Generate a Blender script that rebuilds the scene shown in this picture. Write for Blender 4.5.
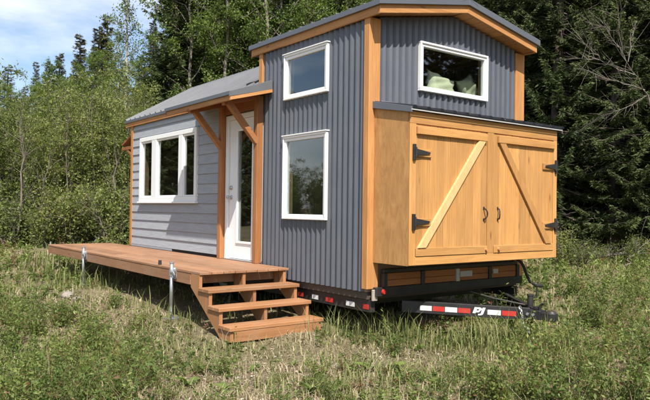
import bpy, bmesh, math, random
import numpy as np
from mathutils import Vector, Matrix

# ------------------------------------------------------------------ clean
for o in list(bpy.data.objects): bpy.data.objects.remove(o, do_unlink=True)
S = bpy.context.scene
COL = S.collection
H = 1.36                       # eye height over the ground by the stairs

# ------------------------------------------------------------------ camera
CX, CY = -4.43834, -5.10742
FWD = Vector((0.605096, 0.796034, 0.013731))
RGT = Vector((0.795937, -0.605244, 0.012817))
DWN = Vector((0.018514, 0.003174, -0.999824))
cam_d = bpy.data.cameras.new('camera'); cam = bpy.data.objects.new('camera', cam_d); COL.objects.link(cam)
m = Matrix.Identity(4)
for i in range(3):
    m[i][0] = RGT[i]; m[i][1] = -DWN[i]; m[i][2] = -FWD[i]
m[0][3], m[1][3], m[2][3] = CX, CY, H
cam.matrix_world = m
cam_d.sensor_width = 36.0; cam_d.sensor_fit = 'HORIZONTAL'
cam_d.lens = 36.0*656.34/650
cam_d.clip_start = 0.05; cam_d.clip_end = 2000
S.camera = cam

# ------------------------------------------------------------------ sky and sun
SUN = Vector((-0.333, -0.69, 1.0)).normalized()
EL = math.asin(SUN.z); ROT = math.atan2(SUN.x, SUN.y)
world = bpy.data.worlds.new('World'); S.world = world; world.use_nodes = True
wt = world.node_tree; wt.nodes.clear()
def wn(t, **k):
    n = wt.nodes.new(t)
    for a, b in k.items(): setattr(n, a, b)
    return n
w_out = wn('ShaderNodeOutputWorld'); w_bg = wn('ShaderNodeBackground')
w_sky = wn('ShaderNodeTexSky', sky_type='NISHITA', sun_disc=False)
w_sky.sun_elevation = EL; w_sky.sun_rotation = ROT
w_sky.altitude = 200; w_sky.air_density = 1.0; w_sky.dust_density = 1.2; w_sky.ozone_density = 1.5
w_tc = wn('ShaderNodeTexCoord'); w_map = wn('ShaderNodeMapping'); w_map.inputs['Scale'].default_value = (1.6, 1.6, 5.0)
w_map.inputs['Location'].default_value = (0.35, 0.1, 0.2)
w_no = wn('ShaderNodeTexNoise'); w_no.inputs['Scale'].default_value = 1.5; w_no.inputs['Detail'].default_value = 7; w_no.inputs['Roughness'].default_value = 0.55
w_rmp = wn('ShaderNodeValToRGB'); w_rmp.color_ramp.elements[0].position = 0.44; w_rmp.color_ramp.elements[1].position = 0.68
w_mul = wn('ShaderNodeMath', operation='MULTIPLY'); w_mul.inputs[1].default_value = 0.85
w_mix = wn('ShaderNodeMixRGB'); w_mix.inputs['Color2'].default_value = (8.2, 8.3, 8.6, 1)
w_bg.inputs['Strength'].default_value = 0.105
L = wt.links.new
L(w_tc.outputs['Generated'], w_map.inputs['Vector']); L(w_map.outputs['Vector'], w_no.inputs['Vector'])
L(w_no.outputs['Fac'], w_rmp.inputs['Fac']); L(w_rmp.outputs['Color'], w_mul.inputs[0]); L(w_mul.outputs[0], w_mix.inputs['Fac'])
L(w_sky.outputs['Color'], w_mix.inputs['Color1']); L(w_mix.outputs['Color'], w_bg.inputs['Color']); L(w_bg.outputs[0], w_out.inputs[0])
sd = bpy.data.lights.new('sun', 'SUN'); sun = bpy.data.objects.new('sun', sd); COL.objects.link(sun)
sd.energy = 5.0; sd.angle = math.radians(0.5); sd.color = (1.0, 0.95, 0.87)
sun.rotation_euler = (-SUN).to_track_quat('-Z', 'Y').to_euler(); sun.location = (-10, -20, 30)
S.view_settings.view_transform = 'Standard'; S.view_settings.look = 'None'
S.view_settings.exposure = 0.74; S.view_settings.gamma = 1.0; S.view_settings.use_curve_mapping = False
S.render.engine = 'CYCLES'
S.cycles.max_bounces = 8; S.cycles.diffuse_bounces = 3; S.cycles.glossy_bounces = 3; S.cycles.transmission_bounces = 4; S.cycles.transparent_max_bounces = 8

# ------------------------------------------------------------------ material helpers
MATS = {}
class NT:
    def __init__(s, name):
        s.m = bpy.data.materials.new(name); s.m.use_nodes = True
        s.t = s.m.node_tree; s.t.nodes.clear()
        s.out = s.t.nodes.new('ShaderNodeOutputMaterial')
    def n(s, t, **k):
        a = s.t.nodes.new(t)
        for x, y in k.items():
            if x.startswith('i_'): a.inputs[x[2:].replace('_', ' ')].default_value = y
            else: setattr(a, x, y)
        return a
    def l(s, a, b): s.t.links.new(a, b)
    def noise(s, vec, scale, detail=4, rough=.55, dist=0):
        a = s.n('ShaderNodeTexNoise'); a.inputs['Scale'].default_value = scale; a.inputs['Detail'].default_value = detail
        a.inputs['Roughness'].default_value = rough; a.inputs['Distortion'].default_value = dist
        if vec is not None: s.l(vec, a.inputs['Vector'])
        return a.outputs['Fac']
    def ramp(s, fac, stops):
        a = s.n('ShaderNodeValToRGB'); cr = a.color_ramp
        while len(cr.elements) > 1: cr.elements.remove(cr.elements[0])
        cr.elements[0].position = stops[0][0]; cr.elements[0].color = (*stops[0][1], 1)
        for p, c in stops[1:]:
            e = cr.elements.new(p); e.color = (*c, 1)
        s.l(fac, a.inputs['Fac']); return a.outputs['Color']
    def mix(s, fac, a, b, mode='MIX'):
        x = s.n('ShaderNodeMixRGB', blend_type=mode)
        for v, i in ((fac, 'Fac'), (a, 'Color1'), (b, 'Color2')):
            if hasattr(v, 'is_linked'): s.l(v, x.inputs[i])
            else: x.inputs[i].default_value = v if i == 'Fac' else (*v, 1)
        return x.outputs[0]
    def math(s, op, a, b=0.0):
        x = s.n('ShaderNodeMath', operation=op)
        for v, i in ((a, 0), (b, 1)):
            if hasattr(v, 'is_linked'): s.l(v, x.inputs[i])
            else: x.inputs[i].default_value = v
        return x.outputs[0]
    def bump(s, h, strength=.3, dist=.01):
        x = s.n('ShaderNodeBump'); x.inputs['Strength'].default_value = strength; x.inputs['Distance'].default_value = dist
        s.l(h, x.inputs['Height']); return x.outputs['Normal']
    def obj(s, scale=(1, 1, 1), rnd=True):
        tc = s.n('ShaderNodeTexCoord'); mp = s.n('ShaderNodeMapping'); mp.inputs['Scale'].default_value = scale
        s.l(tc.outputs['Object'], mp.inputs['Vector'])
        if rnd:
            oi = s.n('ShaderNodeObjectInfo'); c = s.n('ShaderNodeCombineXYZ')
            r = s.math('MULTIPLY', oi.outputs['Random'], 37.0)
            for k in range(3): s.l(r, c.inputs[k])
            s.l(c.outputs[0], mp.inputs['Location'])
        return mp.outputs['Vector']
    def rnd(s): return s.n('ShaderNodeObjectInfo').outputs['Random']
    def principled(s, col, rough=.6, metal=0., normal=None, spec=.5):
        p = s.n('ShaderNodeBsdfPrincipled')
        for v, i in ((col, 'Base Color'), (rough, 'Roughness'), (metal, 'Metallic')):
            if hasattr(v, 'is_linked'): s.l(v, p.inputs[i])
            else: p.inputs[i].default_value = (*v, 1) if i == 'Base Color' else v
        p.inputs['Specular IOR Level'].default_value = spec
        if normal is not None: s.l(normal, p.inputs['Normal'])
        s.l(p.outputs[0], s.out.inputs[0]); return p

def wood(name, light, dark, axis, rough=.6, knots=True, vary=.35, worn=.1):
    key = (name, axis)
    if key in MATS: return MATS[key]
    n = NT(name + '_wood_' + 'xyz'[axis])
    sc = [22, 22, 22]; sc[axis] = 1.1
    v = n.obj(tuple(sc))
    g = n.noise(v, 1.6, 6, .68, 1.1)
    sc2 = [70, 70, 70]; sc2[axis] = 3
    g2 = n.noise(n.obj(tuple(sc2)), 2, 3, .5)
    c = n.ramp(g, [(.28, dark), (.5, tuple((a+b)/2 for a, b in zip(light, dark))), (.72, light)])
    c = n.mix(n.math('MULTIPLY', g2, .35), c, tuple(x*.72 for x in dark))
    # board to board variation and blotches
    r = n.rnd()
    b = n.noise(n.obj((1.2, 1.2, 1.2)), 1.8, 3)
    k = n.math('ADD', n.math('MULTIPLY', r, vary), n.math('ADD', n.math('MULTIPLY', b, .4), .8 - vary/2))
    hv = n.n('ShaderNodeHueSaturation'); n.l(k, hv.inputs['Value']); n.l(c, hv.inputs['Color'])
    c = hv.outputs[0]
    if knots:
        sk = [7, 7, 7]; sk[axis] = 2.2
        vo = n.n('ShaderNodeTexVoronoi'); vo.inputs['Scale'].default_value = 1.0; n.l(n.obj(tuple(sk)), vo.inputs['Vector'])
        kf = n.ramp(vo.outputs['Distance'], [(.05, (1, 1, 1)), (.13, (0, 0, 0))])
        c = n.mix(n.math('MULTIPLY', kf, .7), c, tuple(x*.4 for x in dark))
    # grey scuffs and dried mud on walked or weathered boards
    sm = [5, 5, 5]; sm[axis] = 1.6
    wf = n.ramp(n.noise(n.obj(tuple(sm), False), 1.3, 7, .7), [(.46, (0, 0, 0)), (.70, (1, 1, 1))])
    c = n.mix(n.math('MULTIPLY', wf, worn), c, tuple(.35*a+.65*b for a, b in zip(light, (.30, .25, .19))))
    n.principled(c, n.math('ADD', n.math('MULTIPLY', g, .25), rough-.1), 0, n.bump(n.math('ADD', g, g2), .25, .004), .35)
    MATS[key] = n.m; return n.m

CEDAR = ((.55, .275, .100), (.36, .155, .050))
DOORW = ((.57, .305, .105), (.39, .185, .056))
DECKW = ((.37, .195, .105), (.23, .112, .058))
STAIRW = ((.42, .205, .095), (.26, .118, .048))
REDW = ((.36, .13, .045), (.22, .075, .026))
def ply_mat():
    if 'plywood' in MATS: return MATS['plywood']
    n = NT('plywood')
    a = n.noise(n.obj((7, 7, 2.2), False), 1.4, 6, .65, 1.6); b = n.noise(n.obj((1.3, 1.3, 1.3), False), 2.4, 5, .65); d = n.noise(n.obj((60, 60, 14), False), 2, 3, .6)
    c = n.ramp(a, [(.3, (.34, .165, .055)), (.5, (.47, .245, .085)), (.7, (.56, .315, .125))])
    c = n.mix(n.ramp(b, [(.40, (0, 0, 0)), (.72, (.6, .6, .6))]), c, (.36, .18, .065))
    c = n.mix(n.math('MULTIPLY', d, .25), c, (.22, .11, .045))
    n.principled(c, .65, 0, n.bump(n.math('ADD', a, d), .2, .004), .3); MATS['plywood'] = n.m; return n.m
def W_(kind, ax):
    if kind == 'ply': return ply_mat()
    d = {'cedar': CEDAR, 'door': DOORW, 'deck': DECKW, 'stair': STAIRW, 'red': REDW, 'brace': ((.70, .46, .215), (.58, .355, .15)), 'porch': ((.42, .185, .070), (.28, .110, .038)),
         'ply': ((.47, .245, .095), (.33, .155, .055)), 'old': ((.22, .15, .09), (.12, .08, .05)), 'head': ((.36, .15, .05), (.24, .09, .03)),
         'inner': ((.35, .25, .16), (.28, .19, .12))}[kind]
    return wood(kind, d[0], d[1], ax, vary={'door': .34, 'ply': .12, 'deck': .45, 'stair': .4}.get(kind, .25), worn={'deck': .4, 'stair': .4, 'door': .10, 'ply': .15}.get(kind, .12))

def plain(name, col, rough=.5, metal=0., var=.15, scale=6, bump=.05, spec=.5, dust=0., dustcol=(.20, .165, .12), streak=0., objvar=0.):
    if name in MATS: return MATS[name]
    n = NT(name)
    f = n.noise(n.obj((1, 1, 1)), scale, 5, .6)
    f2 = n.noise(n.obj((1, 1, 1)), scale*9, 3, .6)
    c = n.mix(n.math('ADD', n.math('MULTIPLY', f, .7), n.math('MULTIPLY', f2, .3)), tuple(x*(1-var) for x in col), tuple(min(1, x*(1+var)) for x in col))
    if streak:
        st = n.noise(n.obj((9, 9, .7)), 2.2, 5, .65)
        c = n.mix(n.math('MULTIPLY', n.ramp(st, [(.45, (0, 0, 0)), (.75, (1, 1, 1))]), streak), c, tuple(min(1, x*1.35+.03) for x in col))
    if objvar:
        hv = n.n('ShaderNodeHueSaturation'); n.l(n.math('ADD', n.math('MULTIPLY', n.rnd(), 2*objvar), 1-objvar), hv.inputs['Value']); n.l(c, hv.inputs['Color']); c = hv.outputs[0]
    if dust:
        d = n.noise(n.obj((1, 1, 1)), 3.1, 6, .7); d2 = n.noise(n.obj((1, 1, 1)), 38, 4, .7)
        df = n.math('MULTIPLY', n.ramp(n.math('ADD', n.math('MULTIPLY', d, .7), n.math('MULTIPLY', d2, .3)), [(.42, (0, 0, 0)), (.66, (1, 1, 1))]), dust)
        c = n.mix(df, c, dustcol)
    n.principled(c, n.math('ADD', n.math('MULTIPLY', f, .2), max(.02, rough-.1)), metal, n.bump(n.math('ADD', f2, n.math('MULTIPLY', f, 2.0)), bump, .004), spec)
    MATS[name] = n.m; return n.m

M_METAL = plain('charcoal_painted_steel', (.077, .085, .104), .42, 0, .12, 3, .10, .5, .10, (.22, .20, .17), .22, .06)
M_ROOF = plain('grey_roof_steel', (.105, .109, .120), .42, 0, .10, 3, .05, .5, .15, (.24, .22, .19), 0, .05)
M_TRIM = plain('dark_trim_steel', (.10, .108, .125), .4, 0, .1, 3, .04)
M_BROOF = plain('near_black_roof_steel', (.014, .015, .019), .35, 0, .1, 3, .04)
M_WHITE = plain('white_vinyl', (.78, .78, .77), .38, 0, .04, 4, .02, .5, .10, (.55, .52, .46), .0, .02)
M_BLACK = plain('black_steel', (.016, .016, .018), .45, .0, .3, 9, .15, .5, .32, (.095, .078, .058))
M_GALV = plain('galvanised_steel', (.52, .54, .55), .38, .85, .2, 24, .1)
M_RUBBER = plain('rubber', (.02, .02, .02), .8, 0, .2, 12, .1)
M_RED = plain('red_tape', (.46, .022, .016), .4, 0, .15, 20, .1, .5, .35, (.20, .13, .10))
M_TAPE = plain('white_tape', (.70, .70, .68), .4, 0, .08, 20, .1, .5, .35, (.36, .32, .26))
M_DARK = plain('gap_shade_dark', (.03, .026, .022), .9, 0, .2, 5)
M_RUST = plain('weathered_steel', (.36, .30, .25), .7, .1, .35, 30, .2)
M_RUST2 = plain('rusty_steel', (.085, .060, .045), .7, .1, .4, 20, .2)
M_LABEL = plain('maker_plate', (.46, .45, .43), .5, .2, .12, 30)

def siding_mat():
    n = NT('grey_lap_siding')
    g = n.noise(n.obj((30, 2.0, 30)), 2.2, 5, .6, .4)
    b = n.noise(n.obj((.8, .8, .8)), 2.0, 3)
    c = n.ramp(g, [(.3, (.268, .282, .305)), (.7, (.355, .370, .395))])
    c = n.mix(n.math('MULTIPLY', b, .25), c, (.235, .245, .262))
    oi = n.rnd(); hv = n.n('ShaderNodeHueSaturation'); n.l(n.math('ADD', n.math('MULTIPLY', oi, .14), .93), hv.inputs['Value']); n.l(c, hv.inputs['Color'])
    n.principled(hv.outputs[0], .62, 0, n.bump(g, .25, .004), .3)
    return n.m
M_SIDING = siding_mat()

def glass_mat():
    n = NT('window_glass')
    tr = n.n('ShaderNodeBsdfTransparent'); tr.inputs[0].default_value = (.88, .91, .89, 1)
    gl = n.n('ShaderNodeBsdfGlossy'); gl.inputs['Roughness'].default_value = .012
    gl.inputs[0].default_value = (.95, .97, 1, 1)
    nz = n.noise(n.obj((1, 1, 1), True), 1.3, 1, .4)
    n.l(n.bump(nz, .035, .05), gl.inputs['Normal'])
    lw = n.n('ShaderNodeLayerWeight'); lw.inputs[0].default_value = .5; fr = n.math('POWER', lw.outputs['Facing'], 3.5)
    mx = n.n('ShaderNodeMixShader'); n.l(n.math('ADD', n.math('MULTIPLY', fr, .9), .075), mx.inputs[0])
    n.l(tr.outputs[0], mx.inputs[1]); n.l(gl.outputs[0], mx.inputs[2]); n.l(mx.outputs[0], n.out.inputs[0])
    return n.m
M_GLASS = glass_mat()

def leaf_mat(name, cols, trans=.35, rough=.5, objvar=.25):
    n = NT(name)
    at = n.n('ShaderNodeAttribute'); at.attribute_name = 'tint'
    c = n.ramp(at.outputs['Fac'], cols)
    hv = n.n('ShaderNodeHueSaturation'); r = n.rnd()
    n.l(n.math('ADD', n.math('MULTIPLY', r, objvar*2), 1-objvar), hv.inputs['Value'])
    n.l(n.math('ADD', n.math('MULTIPLY', r, -.03), .515), hv.inputs['Hue'])
    n.l(c, hv.inputs['Color']); c = hv.outputs[0]
    p = n.n('ShaderNodeBsdfPrincipled'); n.l(c, p.inputs['Base Color']); p.inputs['Roughness'].default_value = rough
    p.inputs['Specular IOR Level'].default_value = .18
    t = n.n('ShaderNodeBsdfTranslucent')
    tc = n.mix(1.0, c, (1.0, 1.1, .55), 'MULTIPLY'); n.l(tc, t.inputs[0])
    mx = n.n('ShaderNodeMixShader'); mx.inputs[0].default_value = trans
    n.l(p.outputs[0], mx.inputs[1]); n.l(t.outputs[0], mx.inputs[2]); n.l(mx.outputs[0], n.out.inputs[0])
    return n.m
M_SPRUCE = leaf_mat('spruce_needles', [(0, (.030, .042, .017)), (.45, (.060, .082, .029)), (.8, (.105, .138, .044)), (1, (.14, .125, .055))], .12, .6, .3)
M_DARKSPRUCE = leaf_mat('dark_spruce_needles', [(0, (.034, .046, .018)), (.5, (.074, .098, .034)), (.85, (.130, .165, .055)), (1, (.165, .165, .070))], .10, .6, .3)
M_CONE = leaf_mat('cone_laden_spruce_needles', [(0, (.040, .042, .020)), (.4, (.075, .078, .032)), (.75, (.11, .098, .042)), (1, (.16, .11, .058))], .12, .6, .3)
M_ASPEN = leaf_mat('aspen_leaves', [(0, (.065, .105, .022)), (.5, (.130, .185, .040)), (1, (.215, .26, .075))], .4, .42, .2)
M_WILLOW = leaf_mat('willow_leaves', [(0, (.085, .115, .032)), (.5, (.165, .198, .056)), (1, (.27, .285, .105))], .4, .5, .25)
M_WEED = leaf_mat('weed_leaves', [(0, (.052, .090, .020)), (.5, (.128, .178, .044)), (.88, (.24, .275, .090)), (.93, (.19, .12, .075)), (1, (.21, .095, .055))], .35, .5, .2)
M_GRASS = leaf_mat('green_grass', [(0, (.100, .128, .040)), (.5, (.200, .222, .078)), (.85, (.31, .305, .14)), (1, (.43, .37, .22))], .35, .5, .1)
M_DRY = leaf_mat('dry_grass', [(0, (.19, .14, .085)), (.5, (.36, .285, .185)), (1, (.52, .44, .31))], .2, .7, .1)
def bark_mat(name, a, b, scale=(6, 6, 1.5), k=3.0):
    n = NT(name); f = n.noise(n.obj(scale), k, 6, .65)
    n.principled(n.ramp(f, [(.35, a), (.65, b)]), .85, 0, n.bump(f, .5, .02), .2); return n.m
M_BARK = bark_mat('spruce_bark', (.055, .042, .034), (.15, .12, .098))
M_BIRCH = bark_mat('pale_bark', (.16, .14, .115), (.48, .45, .39), (2, 2, 7), 2.0)
M_GREYBARK = bark_mat('grey_bark', (.085, .072, .056), (.26, .235, .195), (2, 2, 6), 2.0)
M_TWIG = bark_mat('grey_twig_bark', (.085, .07, .052), (.22, .19, .15))
M_STEM = bark_mat('weed_stem', (.14, .12, .05), (.26, .17, .08))
M_DEAD = bark_mat('dead_wood', (.10, .085, .07), (.25, .22, .185))

# ------------------------------------------------------------------ mesh helpers
def tag(o, label=None, cat=None, group=None, kind=None):
    if label: o['label'] = label
    if cat: o['category'] = cat
    if group: o['group'] = group
    if kind: o['kind'] = kind
    return o
def empty(name, loc, label, cat, group=None, rz=0):
    o = bpy.data.objects.new(name, None); COL.objects.link(o); o.location = loc; o.rotation_euler = (0, 0, rz)
    o.empty_display_size = .2
    return tag(o, label, cat, group)
def attach(o, parent, world=True):
    o.parent = parent
    if parent and world and parent.type == 'EMPTY':
        o.matrix_parent_inverse = Matrix.Translation(-Vector(parent.location))
class MB:
    """collects shapes; z is given relative to eye level and shifted by H"""
    def __init__(s, dz=H): s.v = []; s.f = []; s.dz = dz
    def add(s, vs, fs):
        b = len(s.v); s.v += [(x, y, z+s.dz) for x, y, z in vs]; s.f += [tuple(i+b for i in f) for f in fs]; return s
    def box(s, x0, x1, y0, y1, z0, z1):
        x0, x1 = sorted((x0, x1)); y0, y1 = sorted((y0, y1)); z0, z1 = sorted((z0, z1))
        return s.add([(x0,y0,z0),(x1,y0,z0),(x1,y1,z0),(x0,y1,z0),(x0,y0,z1),(x1,y0,z1),(x1,y1,z1),(x0,y1,z1)],
              [(0,3,2,1),(4,5,6,7),(0,1,5,4),(1,2,6,5),(2,3,7,6),(3,0,4,7)])
    def hexa(s, p):   # 8 points, bottom loop ccw then top loop
        return s.add(p, [(0,3,2,1),(4,5,6,7),(0,1,5,4),(1,2,6,5),(2,3,7,6),(3,0,4,7)])
    def beam(s, p0, p1, w, h, up=(0,0,1)):
        p0, p1, up = Vector(p0), Vector(p1), Vector(up); d = (p1-p0).normalized(); sd = d.cross(up).normalized(); u = sd.cross(d)
        a, b = sd*w/2, u*h/2
        return s.hexa([tuple(p0-a-b), tuple(p0+a-b), tuple(p1+a-b), tuple(p1-a-b), tuple(p0-a+b), tuple(p0+a+b), tuple(p1+a+b), tuple(p1-a+b)])
    def prism(s, poly, axis, a0, a1):  # poly of 2D points in the two other axes (cyclic order kept), extruded along axis
        n = len(poly)
        def P(q, a): return {0: (a, q[0], q[1]), 1: (q[0], a, q[1]), 2: (q[0], q[1], a)}[axis]
        vs = [P(q, a0) for q in poly] + [P(q, a1) for q in poly]
        fs = [tuple(range(n)), tuple(range(2*n-1, n-1, -1))] + [(i, n+i, n+(i+1) % n, (i+1) % n) for i in range(n)]
        return s.add(vs, fs)
    def tube(s, pts, rad, n=8, cap=True):
        pts = [Vector(p) for p in pts]; k = len(pts)
        if not hasattr(rad, '__len__'): rad = [rad]*k
        vs = []; ref = None
        for i in range(k):
            d = (pts[min(i+1, k-1)]-pts[max(i-1, 0)]).normalized()
            if ref is None: ref = Vector((1, 0, 0)) if abs(d.x) < .8 else Vector((0, 1, 0))
            a = d.cross(ref).normalized(); b = d.cross(a)
            ref = -b if False else ref
            for j in range(n):
                t = 2*math.pi*j/n; q = pts[i]+(a*math.cos(t)+b*math.sin(t))*rad[i]; vs.append(tuple(q))
        fs = [(i*n+j, i*n+(j+1) % n, (i+1)*n+(j+1) % n, (i+1)*n+j) for i in range(k-1) for j in range(n)]
        if cap: fs += [tuple(range(n-1, -1, -1)), tuple(range((k-1)*n, k*n))]
        return s.add(vs, fs)
    def build(s, name, mat, parent=None, bevel=0., smooth=False, label=None):
        me = bpy.data.meshes.new(name); me.from_pydata(s.v, [], s.f); me.update()
        bm = bmesh.new(); bm.from_mesh(me); bmesh.ops.recalc_face_normals(bm, faces=bm.faces)
        if bevel: bmesh.ops.bevel(bm, geom=list(bm.edges), offset=bevel, segments=1, affect='EDGES', clamp_overlap=True)
        bm.to_mesh(me); bm.free()
        if smooth: me.polygons.foreach_set('use_smooth', [True]*len(me.polygons))
        me.materials.append(mat); o = bpy.data.objects.new(name, me); COL.objects.link(o)
        if parent: attach(o, parent)
        if label: o['label'] = label
        return o
def box(name, mat, parent, x0, x1, y0, y1, z0, z1, bevel=.003, label=None):
    return MB().box(x0, x1, y0, y1, z0, z1).build(name, mat, parent, bevel, False, label)

# ------------------------------------------------------------------ ground
def vnoise(x, y, seed=0):
    """smooth value noise, vectorised"""
    x = np.asarray(x, float); y = np.asarray(y, float)
    xi = np.floor(x).astype(np.int64); yi = np.floor(y).astype(np.int64); fx = x-xi; fy = y-yi
    fx = fx*fx*(3-2*fx); fy = fy*fy*(3-2*fy)
    def h(a, b):
        n = (a*374761393 + b*668265263 + seed*1442695041) & 0x7fffffff
        n = ((n ^ (n >> 13))*1274126177) & 0x7fffffff
        return ((n ^ (n >> 16)) & 0xffff)/65535.0
    return (h(xi,yi)*(1-fx)+h(xi+1,yi)*fx)*(1-fy)+(h(xi,yi+1)*(1-fx)+h(xi+1,yi+1)*fx)*fy
def depth(x, y): return .605*(x-CX)+.796*(y-CY)
def gz(x, y):
    x = np.asarray(x, float); y = np.asarray(y, float)
    s = depth(x, y)
    z = np.interp(s, [0, 4, 6.4, 10.3, 13, 18, 30, 60, 400], [-.05, -.03, .0, .165, .26, .38, .55, .8, 1.5])
    n = (vnoise(x*.7, y*.7, 1)-.5)*.10 + (vnoise(x*2.1, y*2.1, 2)-.5)*.05 + (vnoise(x*6, y*6, 3)-.5)*.025
    return z + n*np.interp(s, [0, 3, 30, 60], [.6, 1, 1.6, 4])
def gz1(x, y): return float(gz(np.array([x]), np.array([y]))[0])
def build_ground():
    def axis(c):
        a = [c]; st = .12; p = c
        while p < c+300:
            p += st; a.append(p)
            if p-c > 9: st *= 1.12
        b = [c]; st = .12; p = c
        while p > c-300:
            p -= st; b.append(p)
            if c-p > 7: st *= 1.12
        return np.array(b[:0:-1]+a)
    X = axis(-.5); Y = axis(1.5)
    gx, gy = np.meshgrid(X, Y); z = gz(gx.ravel(), gy.ravel())
    v = np.stack([gx.ravel(), gy.ravel(), z], 1); nx, ny = len(X), len(Y)
    i = (np.arange(ny-1)[:, None]*nx+np.arange(nx-1)[None]).ravel()
    f = np.stack([i, i+1, i+nx+1, i+nx], 1)
    me = mesh_np('ground', v, f)
    n = NT('ground_soil')
    tc = n.obj((1, 1, 1), False)
    a = n.noise(tc, .55, 4, .6); b = n.noise(tc, 3.0, 6, .65); c = n.noise(tc, 22, 5, .7); d = n.noise(tc, 90, 3, .7)
    soil = n.ramp(b, [(.3, (.11, .085, .055)), (.5, (.215, .165, .105)), (.7, (.32, .255, .165))])
    lit = n.ramp(c, [(.35, (.10, .078, .050)), (.55, (.24, .19, .12)), (.72, (.40, .325, .22))])
    base = n.mix(.55, soil, lit)
    grn = n.ramp(c, [(.3, (.045, .065, .018)), (.7, (.12, .15, .05))])
    base = n.mix(n.ramp(a, [(.42, (.05, .05, .05)), (.62, (.5, .5, .5))]), base, grn)
    n.principled(base, .95, 0, n.bump(n.math('ADD', c, n.math('MULTIPLY', d, .5)), .9, .03), .1)
    me.materials.append(n.m)
    me.polygons.foreach_set('use_smooth', [True]*len(me.polygons))
    o = bpy.data.objects.new('ground', me); COL.objects.link(o); tag(o, kind='structure')
def mesh_np(name, v, f, tint=None):
    v = np.asarray(v, np.float32); f = np.asarray(f, np.int32)
    me = bpy.data.meshes.new(name); k = f.shape[1]
    me.vertices.add(len(v)); me.vertices.foreach_set('co', v.ravel())
    me.loops.add(f.size); me.loops.foreach_set('vertex_index', f.ravel())
    me.polygons.add(len(f)); me.polygons.foreach_set('loop_start', np.arange(0, f.size, k, dtype=np.int32))
    me.update(calc_edges=True); me.validate()
    if tint is not None:
        a = me.attributes.new('tint', 'FLOAT', 'POINT'); a.data.foreach_set('value', np.asarray(tint, np.float32))
    return me
build_ground()

# ================================================================== THE HOUSE
W = 2.55; LEN = 6.565
house = empty('tiny_house', (W/2, LEN/2, gz1(W/2, LEN/2)), 'charcoal metal and grey lap sided tiny house with orange cedar trim standing on a trailer', 'house')
PITCH, AMP = .094, .0125
def corrugated(name, parent, axis, u0, u1, lo, hi, holes, sign, off=0., mat=None, narrow=False):
    """wavy steel wall; axis 1: runs in y on plane x=off, axis 0: runs in x on plane y=off; sign is the outward direction"""
    pw = .846; k = 0
    us = u0
    while us < u1-1e-6:
        ue = min(us+pw, u1)
        cuts = set(np.round(np.arange(math.ceil(us/(PITCH/8))*PITCH/8, ue, PITCH/8), 5)) | {us, ue}
        for h in holes:
            for e in h[:2]:
                if us < e < ue: cuts.add(e)
        cuts = sorted(cuts); mb = MB()
        lift = .0 if k % 2 == 0 else .0012
        def pt(u, z):
            c_ = math.sin(2*math.pi*u/PITCH); wv = AMP*(2*max(0, (c_+1)/2)**4-.4) if narrow else AMP*c_
            w = off+sign*(wv+lift)
            return (w, u, z) if axis == 1 else (u, w, z)
        idx = {}
        vs = []; fs = []
        def vi(u, z):
            key = (round(u, 5), round(z, 4))
            if key not in idx: idx[key] = len(vs); vs.append(pt(u, z))
            return idx[key]
        for a, b in zip(cuts[:-1], cuts[1:]):
            if b-a < 1e-4: continue
            mid = (a+b)/2; iv = [(None, None)]
            hs = sorted([h for h in holes if h[0] <= mid <= h[1]], key=lambda h: h[2])
            segs = []; cur = 'lo'
            for h in hs: segs.append((cur, h[2])); cur = h[3]
            segs.append((cur, 'hi'))
            for z0, z1 in segs:
                za = lo(a) if z0 == 'lo' else z0; zb = lo(b) if z0 == 'lo' else z0
                zc = hi(b) if z1 == 'hi' else z1; zd = hi(a) if z1 == 'hi' else z1
                fs.append((vi(a, za), vi(b, zb), vi(b, zc), vi(a, zd)))
        left = list(fs)
        while left:                       # a sheet cut in two by an opening becomes two pieces
            comp = [left.pop()]; seen = set(comp[0]); grew = True
            while grew:
                grew = False
                for q in list(left):
                    if seen & set(q): comp.append(q); seen |= set(q); left.remove(q); grew = True
            ids = sorted(seen); mp = {v_: i_ for i_, v_ in enumerate(ids)}
            MB().add([vs[i_] for i_ in ids], [tuple(mp[i_] for i_ in q) for q in comp]).build(name, mat or M_METAL, parent, 0, True)
        us = ue; k += 1
T_Y = (.69, 1.52)
side_holes = [(T_Y[0], T_Y[1], -.11, .85), (T_Y[0], T_Y[1], 1.322, 1.84)]
corrugated('metal_panel', house, 1, .058, 2.06, lambda u: -.85, lambda u: 1.985, side_holes, -1)
GP = .19
def gtop(x): return 1.985+GP*min(x, W-x)
corrugated('metal_panel', house, 0, .12, 2.41, lambda u: .95, gtop, [(.715, 1.83, 1.322, 1.84)], -1, narrow=True)
corrugated('metal_panel', house, 1, .03, LEN-.03, lambda u: -.85, lambda u: 1.5, [], 1, W)
corrugated('metal_panel', house, 1, .03, 2.06, lambda u: 1.5, lambda u: 1.985, [], 1, W)
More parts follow.
